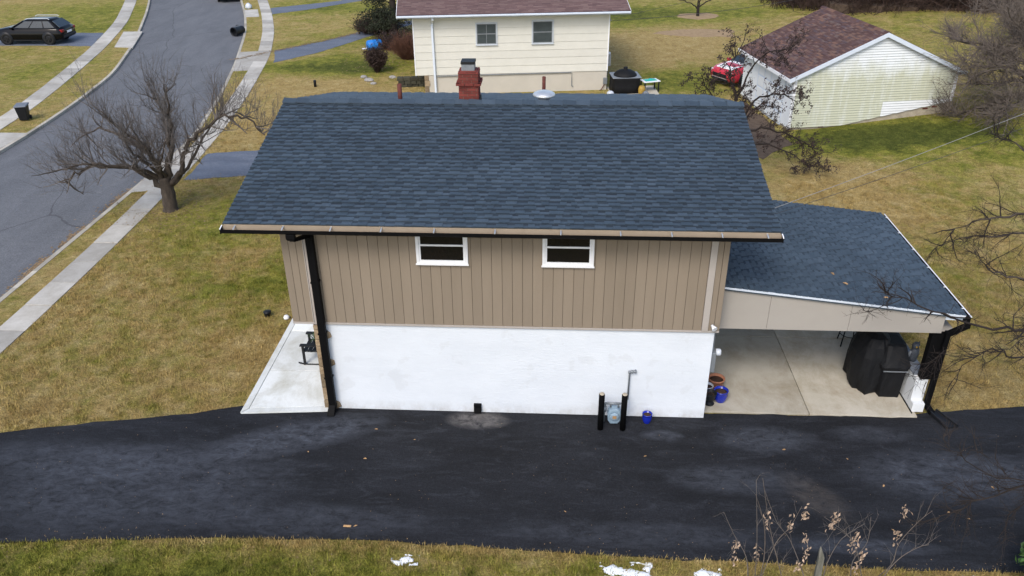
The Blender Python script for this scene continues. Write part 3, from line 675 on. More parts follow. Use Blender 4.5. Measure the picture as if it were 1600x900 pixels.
    b = MB(); b.lathe([(.075, 0), (.075, .08), (.06, .1), (.001, .105)], (0, 0, 0), 18); m = b.build('meter_dial', MT['whitepot'], em, True); m.location = (3.36, .15, 1.66-.06); m.rotation_euler = (0, R(90), 0)
    b = MB(); b.tube([(3.29, .17, 1.6), (3.29, .17, 2.15)], .025, 8); b.build('conduit', MT['grey'], em)
    b = MB(); b.box(-1.65, -1.49, -.07, .005, .06, .25); b.hexa([(-1.65, -.10, .05), (-1.49, -.10, .05), (-1.49, -.001, .05), (-1.65, -.001, .05), (-1.65, -.07, .16), (-1.49, -.07, .16), (-1.49, -.001, .16), (-1.65, -.001, .16)]); b.build('wall_outlet', MT['black'], H, bevel=.008)
    return H
house()
# ------------------------------------------------------------------ carport
def carport():
    C = thing('carport', 'open carport with a low sloping shingle roof and beige fascia on a black post', 'carport', (0, 0, 0))
    x0, x1, y0, y1 = 3.335, 8.25, .40, 5.45; zf = lambda x: 2.985-.1136*(x-3.41)
    b = MB(); t = .07
    b.hexa([(x0, y0, zf(x0)-t), (x1, y0, zf(x1)-t), (x1, y1, zf(x1)-t), (x0, y1, zf(x0)-t), (x0, y0, zf(x0)), (x1, y0, zf(x1)), (x1, y1, zf(x1)), (x0, y1, zf(x0))])
    roof = b.build('roof', MT['shingle'], C)
    sl = math.hypot(1, .1136); V = Vector((-1/sl, 0, .1136/sl))
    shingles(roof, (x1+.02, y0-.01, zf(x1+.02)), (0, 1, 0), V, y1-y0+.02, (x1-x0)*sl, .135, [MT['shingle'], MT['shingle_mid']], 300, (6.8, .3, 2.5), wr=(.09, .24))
    b = MB(); b.box(x0, x1-.05, y0+.12, y1-.1, 1.985, 2.0); 
    b.build('ceiling', MT['fascia'], C)
    for a, e in ((3.34, 4.385), (4.39, 6.02), (6.025, 7.90)):
        b = MB(); n = 6
        up = [(a+(e-a)*i/n, zf(a+(e-a)*i/n)-.03) for i in range(n+1)]
        b.prism_y([(a, 1.985), (e, 1.985)]+up[::-1], y0+.05, y0+.075); b.build('fascia_panel', MT['fascia'], C, bevel=.004)
    b = MB(); b.prism_y([(7.904, zf(7.9)-.17), (8.24, zf(8.24)-.14), (8.24, zf(8.24)-.03), (7.904, zf(7.9)-.03)], y0+.05, y0+.075); b.build('eave_return', MT['bluetrim'], C)
    b = MB(); b.hexa([(x0, y0-.012, zf(x0)-.035), (x1, y0-.012, zf(x1)-.035), (x1, y0+.004, zf(x1)-.035), (x0, y0+.004, zf(x0)-.035), (x0, y0-.012, zf(x0)+.008), (x1, y0-.012, zf(x1)+.008), (x1, y0+.004, zf(x1)+.008), (x0, y0+.004, zf(x0)+.008)])
    b.build('drip_edge', MT['bluetrim'], C)
    b = MB(); b.box(x0, 7.9, y1-.1, y1-.07, 1.985, 2.4); b.box(7.86, 7.89, y0+.08, y1-.1, 1.985, zf(7.9)-.08); b.build('beam', MT['fascia'], C)
    # gutter along the low edge with a bright lip
    g = MB(); ze = zf(x1)-.03
    g.box(x1+.005, x1+.015, y0-.02, y1, ze-.11, ze); g.box(x1+.015, x1+.10, y0-.02, y1, ze-.11, ze-.10); g.box(x1+.10, x1+.11, y0-.02, y1, ze-.10, ze+.01); g.box(x1+.015, x1+.10, y0-.03, y0-.021, ze-.11, ze+.005)
    gt = g.build('gutter', MT['black'], C)
    g = MB(); g.box(x1+.095, x1+.118, y0-.03, y1, ze+.011, ze+.022); g.build('gutter_lip', MT['white'], gt)
    for k in range(6):
        h = MB(); yy = y0+.3+k*.9; h.box(x1+.0, x1+.112, yy-.012, yy+.012, ze+.023, ze+.033); h.build('hanger', MT['white'], gt)
    b = MB(); b.box(7.77, 8.0, .50, .66, .80, 1.985); b.build('post', MT['black'], C, bevel=.008)
    b = MB(); b.box(7.78, 7.9, 4.9, 5.05, .0, 1.985); b.build('post', MT['black'], C, bevel=.008)
    # downspout: two elbows and a straight drop to the ground
    d = MB(); w = .055
    def seg(p, q, ww=w):
        d.tube([p, q], ww*1.25, 4)
    seg((8.31, .36, ze-.10), (8.31, .36, ze-.22)); seg((8.31, .36, ze-.18), (8.04, .46, 1.96)); seg((8.04, .46, 2.02), (8.04, .48, .12)); seg((8.04, .48, .16), (8.12, .30, .06))
    d.build('downspout', MT['black'], C)
    return C
carport()
def low_wall():
    b = MB(); b.box(7.70, 7.96, .62, 3.3, 0, .80); b.box(7.70, 7.96, .46, .619, .02, .30)
    b2 = MB()
    o = thing('low_wall', 'low white wall with grey coping beside the carport floor', 'wall')
    w = MB(); w.box(7.70, 7.955, .52, 3.3, 0, .80); w.build('wall_body', MT['clean'], o, bevel=.006)
    w = MB(); w.box(7.70, 7.95, .37, .519, .04, .26); w.build('wall_foot', MT['clean'], o, bevel=.008)
    w = MB(); w.box(7.69, 7.965, .66, 3.3, .801, .835); w.build('coping', MT['cap'], o, bevel=.005)
    w = MB(); w.box(7.685, 7.70, .30, 3.3, .045, .075); w.build('base_seal', MT['black'], o)
low_wall()
o = MB(); o.hexa([(8.06, .34, .02), (8.24, .40, .02), (8.50, -.10, .02), (8.22, -.16, .02), (8.06, .34, .09), (8.24, .40, .09), (8.50, -.10, .06), (8.22, -.16, .06)])
o.hexa([(8.05, .345, .092), (8.08, .355, .092), (8.25, -.14, .062), (8.22, -.16, .062), (8.05, .345, .125), (8.08, .355, .125), (8.25, -.14, .095), (8.22, -.16, .095)])
o.hexa([(8.21, .395, .092), (8.24, .40, .092), (8.50, -.10, .062), (8.47, -.11, .062), (8.21, .395, .125), (8.24, .40, .125), (8.50, -.10, .095), (8.47, -.11, .095)])
tag(o.build('splash_block', MT['plasticblack'], bevel=.006), 'black splash block on the asphalt under the carport downspout', 'splash block')

def owl():
    t = thing('owl_statue', 'grey owl figurine standing on the coping of the low wall', 'owl figurine', (7.83, 1.15, .835), R(15))
    b = MB(); b.lathe([(.03, 0), (.075, .02), (.088, .09), (.10, .18), (.092, .27), (.07, .315), (.05, .33)], n=18, sy=.85); b.build('body', MT['owl'], t, True)
    b = MB(); b.lathe([(.04, .31), (.075, .34), (.085, .39), (.075, .44), (.045, .47), (.001, .478)], n=18, sy=.9); hd = b.build('head', MT['owl'], t, True)
    for s in (-1, 1):
        b = MB(); b.tube([(s*.05, 0, .44), (s*.065, -.005, .50)], [.022, .003], 6); b.build('ear_tuft', MT['owl'], hd)
        b = MB(); b.lathe([(.024, 0), (.02, .012), (.001, .016)], n=12); e = b.build('eye', MT['yellow'], hd, True); e.location = (s*.034, -.066, .40); e.rotation_euler = (R(90), 0, 0)
        b = MB(); b.tube([(s*.088, .0, .27), (s*.098, .02, .16), (s*.075, .04, .06)], [.025, .04, .012], 8); b.build('wing', MT['cap'], t, True)
    b = MB(); b.tube([(0, -.075, .385), (0, -.098, .36)], [.014, .002], 6); b.build('beak', MT['blackwood'], hd)
owl()

def loft(rings, cap=True):
    b = MB(); n = len(rings[0])
    for r in rings: b.v += [tuple(p) for p in r]
    for j in range(len(rings)-1):
        for i in range(n): b.f.append((j*n+i, j*n+(i+1) % n, (j+1)*n+(i+1) % n, (j+1)*n+i)); b.mi.append(0)
    if cap:
        b.f.append(tuple(range(n))[::-1]); b.f.append(tuple((len(rings)-1)*n+i for i in range(n))); b.mi += [0, 0]
    return b
def rrect(cx, cy, w, d, z, r=.25, n=40, wav=0, k=7, ph=0):
    out = []
    for i in range(n):
        a = 2*math.pi*i/n; c, s = math.cos(a), math.sin(a); p = 2/max(r*2, .01) if r < .5 else 2
        e = 2/(2+6*(.5-min(r, .5))); q = lambda t: math.copysign(abs(t)**e, t)
        f = 1+wav*math.sin(k*a+ph)+wav*.6*math.sin((k*2+1)*a+1.3*ph)
        out.append((cx+w/2*q(c)*f, cy+d/2*q(s)*f, z))
    return out
def drape(b, a=.016):
    b.v = [(x+random.gauss(0, a), y+random.gauss(0, a), z+random.gauss(0, a*.6) if z > .1 else z) for x, y, z in b.v]
def grill():
    t = thing('covered_grill', 'large barbecue under a draped black cover beside the low white wall', 'grill', (0, 0, 0))
    # left: kettle side of the cover, bulging; right: square firebox side
    P = [(.055, .74, .94, .09), (.12, .80, 1.0, .08), (.35, .88, 1.05, .055), (.65, .92, 1.05, .035), (.95, .86, 1.0, .02), (1.2, .72, .86, .012), (1.36, .5, .66, .01), (1.42, .22, .4, 0)]
    b = loft([rrect(7.06, 1.45, w*.94, d, z, .38, 30, wv, 6, z*1.5) for z, w, d, wv in P]); drape(b, .011); b.build('round_cover', MT['cover'], t)
    P = [(.055, .50, .62, .05), (.3, .54, .64, .04), (.70, .56, .66, .03), (.78, .62, .72, .012), (.84, .66, .76, 0), (.87, .66, .76, 0), (.95, .60, .74, 0), (1.22, .48, .66, 0), (1.27, .44, .62, 0), (1.28, .3, .5, 0)]
    sh = lambda z: 1.05+max(0, z-.84)*.38
    b = loft([rrect(7.40, sh(z)+.12, w, d, z, .10, 28, wv, 5, z*2) for z, w, d, wv in P]); drape(b, .006); b.build('box_cover', MT['cover'], t)
    b = MB(); b.box(7.11, 7.68, .775, .792, .775, .795); b.build('hem_strap', MT['grey'], t)
grill()
def stool():
    t = thing('patio_chair', 'black folded chair with thin legs behind the covered grill', 'chair', (7.15, 3.05, .05), R(20))
    b = MB(); b.lathe([(.20, .74), (.22, .755), (.22, .785), (.19, .80)], n=18); b.build('seat', MT['blackwood'], t, True)
    for a in (20, 110, 200, 290):
        b = MB(); c, s = math.cos(R(a)), math.sin(R(a)); b.tube([(c*.15, s*.15, .75), (c*.26, s*.26, 0)], .016, 6); b.build('leg', MT['black'], t)
    b = MB(); b.tube([(.21*math.cos(R(a)), .21*math.sin(R(a)), .28) for a in range(0, 361, 20)], .01, 5); b.build('foot_ring', MT['black'], t)
stool()

# ------------------------------------------------------------------ pots, meter, bollards, porch
def pot(name, label, x, y, z, r, h, m, shape='barrel', s=1):
    t = thing(name, label, 'plant pot', (x, y, z), random.uniform(0, 3), 'plant pots by the house')
    b = MB()
    if shape == 'barrel': pr = [(r*.62, 0), (r*.72, h*.06), (r*.92, h*.4), (r, h*.72), (r*.97, h*.92), (r*1.02, h*.94), (r*1.02, h), (r*.90, h), (r*.88, h*.8)]
    elif shape == 'tub': pr = [(r*.70, 0), (r*.86, h*.4), (r*1.0, h*.9), (r*1.07, h*.92), (r*1.07, h), (r*.94, h), (r*.90, h*.8)]
    else: pr = [(r*.75, 0), (r*.8, h*.08), (r*.45, h*.2), (r*.5, h*.35), (r*.85, h*.6), (r, h*.95), (r*1.05, h), (r*.92, h), (r*.88, h*.85)]
    b.lathe(pr, n=24); b.build('body', m, t, True)
    b = MB(); b.lathe([(r*.9, h*.80), (r*.6, h*.86), (r*.25, h*.84), (.001, h*.87)], n=16); b.build('soil', MT['soil'], t, True)
pot('flower_pot', 'cobalt blue pot standing on the asphalt against the white wall', 2.03, -.20, .018, .105, .23, MT['cobalt'])
pot('flower_pot', 'cobalt blue pot on the carport floor by the house corner', 3.69, .58, .05, .155, .29, MT['cobalt'])
pot('flower_pot', 'terracotta pot with dark soil, frontmost of the orange ones by the house corner', 3.66, 1.02, .05, .175, .30, MT['terracotta'], 'tub')
pot('flower_pot', 'terracotta pot half hidden behind the wall corner, farthest back of the pots', 3.47, 1.48, .05, .15, .30, MT['terracotta'], 'tub')
pot('flower_pot', 'pale grey pot between the black pot and the terracotta pots', 3.44, .80, .05, .12, .25, MT['whitepot'])
pot('flower_pot', 'black urn shaped pot nearest the driveway at the house corner', 3.44, .46, .05, .13, .30, MT['plasticblack'], 'urn')
for x, s in ((1.04, 'left'), (1.505, 'right')):
    t = thing('bollard', f'black bollard with a tan top guarding the gas meter on its {s}', 'bollard', (x, -.46, 0), 0, 'bollards by the gas meter')
    b = MB(); b.lathe([(.062, 0), (.062, .905), (.058, .915)], n=18); b.build('pipe', MT['black'], t, True)
    b = MB(); b.lathe([(.054, .90), (.054, .922), (.03, .935), (.001, .938)], n=18); b.build('cap', MT['block'], t, True)
def gas_meter():
    t = thing('gas_meter', 'blue grey gas meter with pipes on the white wall between the bollards', 'gas meter', (0, 0, 0))
    b = MB(); b.prism_y([(1.20, .13), (1.25, .05), (1.41, .05), (1.46, .13), (1.475, .26), (1.455, .36), (1.40, .42), (1.26, .42), (1.205, .36), (1.185, .26)], -.34, -.14); b.build('body', MT['bluegrey'], t, bevel=.03)
    b = MB(); b.lathe([(.10, 0), (.10, .03), (.085, .045), (.001, .047)], n=20); o = b.build('face_plate', MT['bluegrey'], t, True); o.location = (1.33, -.34, .26); o.rotation_euler = (R(90), 0, 0)
    b = MB(); b.box(1.29, 1.37, -.395, -.386, .23, .30); b.build('index_dial', MT['paleleaf'], t)
    b = MB(); b.tube([(1.25, -.24, .42), (1.25, -.24, .50), (1.14, -.24, .52), (1.12, -.22, .30), (1.12, -.2, .0)], .022, 8); b.lathe([(.05, .30), (.055, .36), (.05, .42)], (1.12, -.22, 0), 12)
    b.tube([(1.41, -.24, .42), (1.41, -.24, .51), (1.56, -.2, .53), (1.60, -.08, .55)], .022, 8); b.tube([(1.14, -.24, .52), (1.45, -.24, .52)], .028, 8); b.build('manifold', MT['grey'], t, True)
    b = MB(); b.tube([(1.61, -.06, .5), (1.61, -.06, 1.19), (1.66, -.06, 1.205), (1.73, -.06, 1.205), (1.74, .0, 1.205)], .019, 8)
    for p in ((1.61, 1.19), (1.66, 1.205), (1.725, 1.205)): b.lathe([(.03, -.022), (.03, .022)], (p[0], -.06, p[1]), 10)
    b.build('riser', MT['grey'], t, True)
gas_meter()
def porch_chair():
    t = thing('porch_chair', 'black wooden armchair on the porch floor half hidden behind the house corner', 'chair', (-5.52, 1.85, PZ), R(-90))
    m = MT['blackwood']
    for x in (-.27, .27):
        for y, h in ((-.27, .52), (.24, .88)):
            b = MB(); b.box(x-.025, x+.025, y-.025, y+.025, 0, h); b.build('leg', m, t)
        b = MB(); b.box(x-.05, x+.05, -.33, .26, .521, .55); b.build('armrest', m, t, bevel=.006)
        b = MB(); b.tube([(x, -.42, .05), (x, -.25, .005), (x, .1, -.02+.025), (x, .45, .06)], .02, 6); b.build('rocker', m, t)
    for k in range(5):
        b = MB(); b.box(-.27, .27, -.28+k*.105, -.19+k*.105, .35, .37); b.build('seat_slat', m, t)
    for k in range(6):
        b = MB(); x = -.24+k*.095; b.box(x-.033, x+.033, .235, .255, .38, .98); b.build('back_slat', m, t)
porch_chair()
def spiky_plant():
    t = thing('potted_plant', 'small spiky green plant set on the black porch chair', 'plant', (-5.5, 1.80, PZ+.37))
    b = MB(); b.lathe([(.06, 0), (.085, .12), (.09, .13), (.078, .13), (.07, .11)], n=14); b.build('pot', MT['plasticblack'], t, True)
    b = MB()
    for k in range(46):
        a = random.uniform(0, 6.28); l = random.uniform(.14, .34); c, s = math.cos(a), math.sin(a); e = random.uniform(.2, 1)
        p0 = Vector((c*.02, s*.02, .11)); p1 = p0+Vector((c*l*.5*e, s*l*.5*e, l*.6)); p2 = p0+Vector((c*l*e, s*l*e, l*(1-.55*e))); w = Vector((-s, c, 0))*.012
        b.add([p0-w, p0+w, p1+w, p1-w, p2], [(0, 1, 2, 3), (3, 2, 4)])
    b.build('leaves', MT['needle'], t, kind='stuff')
spiky_plant()
# small things on the front lawn and the drive
b = MB(); b.lathe([(.085, 0), (.085, .10), (.10, .11), (.10, .145), (.02, .16)], (-7.40, 3.80, 0), 16)
tag(b.build('vent_cap', MT['plasticblack'], smooth=True), 'short black vent cap standing in the lawn left of the house', 'vent cap')
b = MB(); b.lathe([(.03, 0), (.07, .03), (.075, .07), (.05, .115), (.001, .125)], (-6.86, 3.66, 0), 14)
tag(b.build('cleanout_cap', MT['white'], smooth=True), 'small white cap in the lawn beside the porch edge', 'drain cap')
b = MB(); b.lathe([(.07, 0), (.07, .3), (.05, .33)], (-12.0, 25.75, 0), 12)
tag(b.build('marker_post', MT['plasticblack'], smooth=True), 'short black marker post in the tan lawn behind the roof ridge', 'post')
LEAF = MB(); LEAF.add([(-.05, 0, 0), (-.01, -.028, .012), (.05, -.01, .004), (.055, .012, .01), (0, .03, .014), (0, 0, .002)], [(0, 1, 5), (1, 2, 5), (2, 3, 5), (3, 4, 5), (4, 0, 5)])
lm = LEAF.mesh('fallen_leaf', MT['paleleaf'])
for (x, y), where in zip([(-3.65, -.69), (-2.79, -.99), (-3.7, -1.62), (-4.89, -1.46), (-3.48, -3.43), (4.72, -.97), (6.14, -3.09), (6.36, -1.94), (7.3, -2.6), (7.6, -2.75), (8.4, -1.9), (5.9, -1.2), (1.9, -1.3), (.3, -2.9)],
                         ['']*14):
    o = link('fallen_leaf', lm); o.location = (x, y, .022); o.rotation_euler = (R(random.uniform(-12, 12)), R(random.uniform(-12, 12)), random.uniform(0, 6)); k = random.uniform(.45, .85); o.scale = (k, k, k)
    tag(o, 'single pale brown fallen leaf lying on the black asphalt driveway', 'leaf', 'leaves fallen on the driveway')
for x, y in ((6.05, 1.15), (6.75, .72), (5.9, 1.55)):
    o = link('fallen_leaf', lm); o.location = (x, y, 2.985-.1136*(x-3.41)+.03); o.rotation_euler = (0, R(6), random.uniform(0, 6)); o.scale = (1.1,)*3
    tag(o, 'pale brown leaf lying on the carport roof shingles', 'leaf', 'leaves lying on the carport roof')
b = MB(); b.box(-3.70, -3.56, -3.465, -3.42, .02, .032)
tag(b.build('wood_chip', MT['paleleaf'], bevel=.004), 'flat tan wood chip near the front edge of the driveway', 'wood chip')
# leaf litter along the far gutter of the street, nobody could count it
def litter():
    V = []; F = []
    def leaf(x, y, z, s):
        a = random.uniform(0, 6.28); c, q = math.cos(a)*s, math.sin(a)*s; n = len(V)
        V.extend([(x-c, y-q, z+.004), (x+q*.6, y-c*.6, z+.012), (x+c, y+q, z+.006), (x-q*.6, y+c*.6, z+.015)]); F.extend([(n, n+1, n+2), (n, n+2, n+3)])
    for _ in range(1300):
        y = random.choice([random.gauss(8.5, .5), random.gauss(6.4, .5), random.gauss(11.5, .6), random.uniform(0, 24)]); x = float(ROAD_R(y))-abs(random.gauss(0, .16)); leaf(x, y, -.098 if x < ROAD_R(y) else .015, .045)
    for _ in range(700):
        y = random.uniform(31, 40); x = -16.2+(y-33.4)*.78+random.gauss(.0, .14)+random.choice([0, -.1]); leaf(x, y, .02, .05)
    for _ in range(700): leaf(random.gauss(-9.5, 1.2), random.gauss(33.5, 2.5), .02, .06)
    for _ in range(500): leaf(random.gauss(-12.9, .9), random.gauss(10.5, 1.2), .01, .04)
    for _ in range(120): leaf(random.uniform(-10, 9.5), random.uniform(-5, -3.95), .03, .02)
    for _ in range(150): leaf(random.uniform(-9, 12), random.gauss(-3.9, .1), .025, .014)
    for _ in range(420): leaf(random.uniform(-11, 11), random.uniform(-3.8, -.2), .02, random.uniform(.004, .012))
    tri_mesh('leaf_litter', V, F, MT['litter'])
litter()
# snow patches
def snow(cx, cy, sx, sy, label, lumps):
    b = MB(); pts = []
    G = 26
    idx = {}; hh = {}
    for i in range(G+1):
        for j in range(G+1):
            u, v = i/G*2-1, j/G*2-1; x, y = cx+u*sx, cy+v*sy
            f = 0
            for (lx, ly, lr) in lumps: f = max(f, 1-math.hypot((u-lx)/lr, (v-ly)/lr))
            f += .30*math.sin(13*x+6*y)*math.sin(17*y-8*x)+random.uniform(-.22, .16)
            hh[i, j] = (x, y, .012+.026*max(f, 0)**.5 if f > .05 else -.02)
    for k, p in hh.items(): idx[k] = len(b.v); b.v.append(p)
    for i in range(G):
        for j in range(G):
            q = [(i, j), (i+1, j), (i+1, j+1), (i, j+1)]
            if sum(hh[k][2] > 0 for k in q) >= 2: b.f.append(tuple(idx[k] for k in q)); b.mi.append(0)
    o = b.build('snow_patch', MT['snow'], smooth=True); tag(o, label, 'snow', 'snow patches left on the front grass')
snow(-2.46, -4.17, .24, .12, 'small broken snow patch on green grass left of the larger ones', [(.2, .1, .6), (-.6, -.5, .35)])
snow(1.33, -4.30, .45, .26, 'largest snow patch at the near grass edge in mid picture', [(-.45, .25, .5), (.3, -.1, .6), (.0, -.6, .5), (.75, .5, .2)])
snow(2.70, -4.25, .24, .14, 'small snow patch just right of the largest one', [(0, 0, .85)])
snow(7.35, -4.18, .42, .12, 'snow patch by the bottom right green plant', [(-.4, 0, .6), (.4, .1, .65)])
b = MB(); b.tube([(7.60, -4.0, -.05), (7.62, -4.02, .20)], .016, 6); b.lathe([(.03, .19), (.03, .225)], (7.62, -4.02, 0), 10)
tag(b.build('garden_stake', MT['plasticblack']), 'short black garden stake at the snow patch by the driveway edge', 'stake')
# ------------------------------------------------------------------ neighbour's house and garage
def neighbour():
    A = .126; H = thing('neighbour_house', 'cream two storey house with plum brown roof behind the main house', 'house', (-6.698, 24.428, 0), A)
    w, z1, zt, Dp = 9.151, .932, 3.62, 8.6
    b = MB(); b.box(.42, w, 0, Dp, -.4, z1-.02); b.build('foundation_wall', MT['stain_wall'], H)
    b = MB(); b.box(.012, w-.012, .0, Dp, z1-.019, zt)
    wall = b.build('upper_wall', MT['cream'], H)
    e = .355; z = z1; 
    while z < zt-.02:
        b = MB(); t = min(z+e-.006, zt)
        b.hexa([(0, -.034, z), (w, -.034, z), (w, -.001, z), (0, -.001, z), (0, -.018, t), (w, -.018, t), (w, -.001, t), (0, -.001, t)])
        b.build('siding_board', MT['cream'], wall)
        b = MB(); b.hexa([(w-.011, 0, z), (w+.022, 0, z), (w+.022, Dp, z), (w-.011, Dp, z), (w-.011, 0, t), (w+.01, 0, t), (w+.01, Dp, t), (w-.011, Dp, t)]); b.build('siding_board', MT['cream'], wall)
        z += e
    for a_, c_ in ((-.02, .03), (w-.03, w+.025)):
        b = MB(); b.box(a_, c_, -.045, .0, z1-.01, zt); b.build('corner_trim', MT['white'], H)
    for k in range(5):
        b = MB(); b.box(.40, .60+.05*(k % 2), -.03, .2, -.4+k*.265+.01, -.4+(k+1)*.265); b.build('corner_stone', MT['stone'], H, bevel=.01)
    window(H, 2.88, 3.90, 2.27, 3.30, -.034, MT['blueframe'], MT['screen'], True, sash_m=MT['greyframe']); window(H, 5.50, 6.53, 2.27, 3.36, -.034, MT['blueframe'], MT['screen'], False, sash_m=MT['greyframe'])
    u0, u1, ze, ye = -.68, 10.03, 3.78, -.50; run = 4.8; rise = run*.27
    b = MB(); t = .12
    b.hexa([(u0, ye, ze-t), (u1, ye, ze-t), (u1, ye+run, ze+rise-t), (u0, ye+run, ze+rise-t), (u0, ye, ze), (u1, ye, ze), (u1, ye+run, ze+rise), (u0, ye+run, ze+rise)])
    b.hexa([(u0, ye+run, ze+rise-t), (u1, ye+run, ze+rise-t), (u1, ye+2*run, ze-t), (u0, ye+2*run, ze-t), (u0, ye+run, ze+rise), (u1, ye+run, ze+rise), (u1, ye+2*run, ze), (u0, ye+2*run, ze)])
    roof = b.build('roof', MT['plum_shingle'], H)
    sl = math.hypot(run, rise)
    shingles(roof, (u0, ye-.02, ze), (1, 0, 0), (0, run/sl, rise/sl), u1-u0, sl, .14, [MT['plum_shingle']]*2, 0, None, wr=(.2, .45), h=(.008, .005))
    b = MB(); b.box(u0, u1, ye-.10, ye-.02, ze-.10, ze-.02); gt = b.build('gutter', MT['bluetrim'], H, bevel=.012)
    b = MB(); b.box(u0, u1, ye-.019, ye+.5, ze-.15, ze-.125); b.build('soffit', MT['blueframe'], H)
    b = MB()
    for a, c in ((u0-.02, u0), (u1, u1+.02)):
        b.hexa([(a, ye, ze-.14), (c, ye, ze-.14), (c, ye+run, ze+rise-.14), (a, ye+run, ze+rise-.14), (a, ye, ze+.01), (c, ye, ze+.01), (c, ye+run, ze+rise+.01), (a, ye+run, ze+rise+.01)])
    b.build('rake_board', MT['white'], H)
    b = MB(); b.tube([(.93, -.48, ze-.1), (.93, -.46, ze-.22), (.90, -.10, 3.36), (.88, -.09, 3.2), (.92, -.09, -.3)], .065, 4); b.build('downspout', MT['bluetrim'], H)
    b = MB(); b.tube([(1.0, -.05, .875), (7.43, -.05, .90), (7.45, -.05, .25), (7.52, -.05, .22)], .022, 6); b.build('conduit', MT['grey'], H)
    b = MB(); b.box(8.98, 9.17, -.10, -.01, .30, .60); mt = b.build('utility_box', MT['grey'], H, bevel=.01)
    b = MB(); b.tube([(9.05, -.06, .3), (8.9, -.1, .05), (8.6, -.12, -.15)], .02, 6); b.build('box_cable', MT['rust'], mt)
    b = MB(); b.tube([(w+.06, .3, .3), (w+.06, .3, 3.15), (w+.10, .3, 3.25), (w+.16, .28, 3.2)], .03, 8); b.box(w+.025, w+.20, .2, .45, 1.1, 1.62); ms = b.build('service_mast', MT['grey'], H)
    b = MB(); b.lathe([(.09, 0), (.09, .07), (.07, .1), (.001, .105)], n=14); m = b.build('meter_dial', MT['whitepot'], ms, True); m.location = (w+.11, .32, 1.63)
    return H
neighbour()

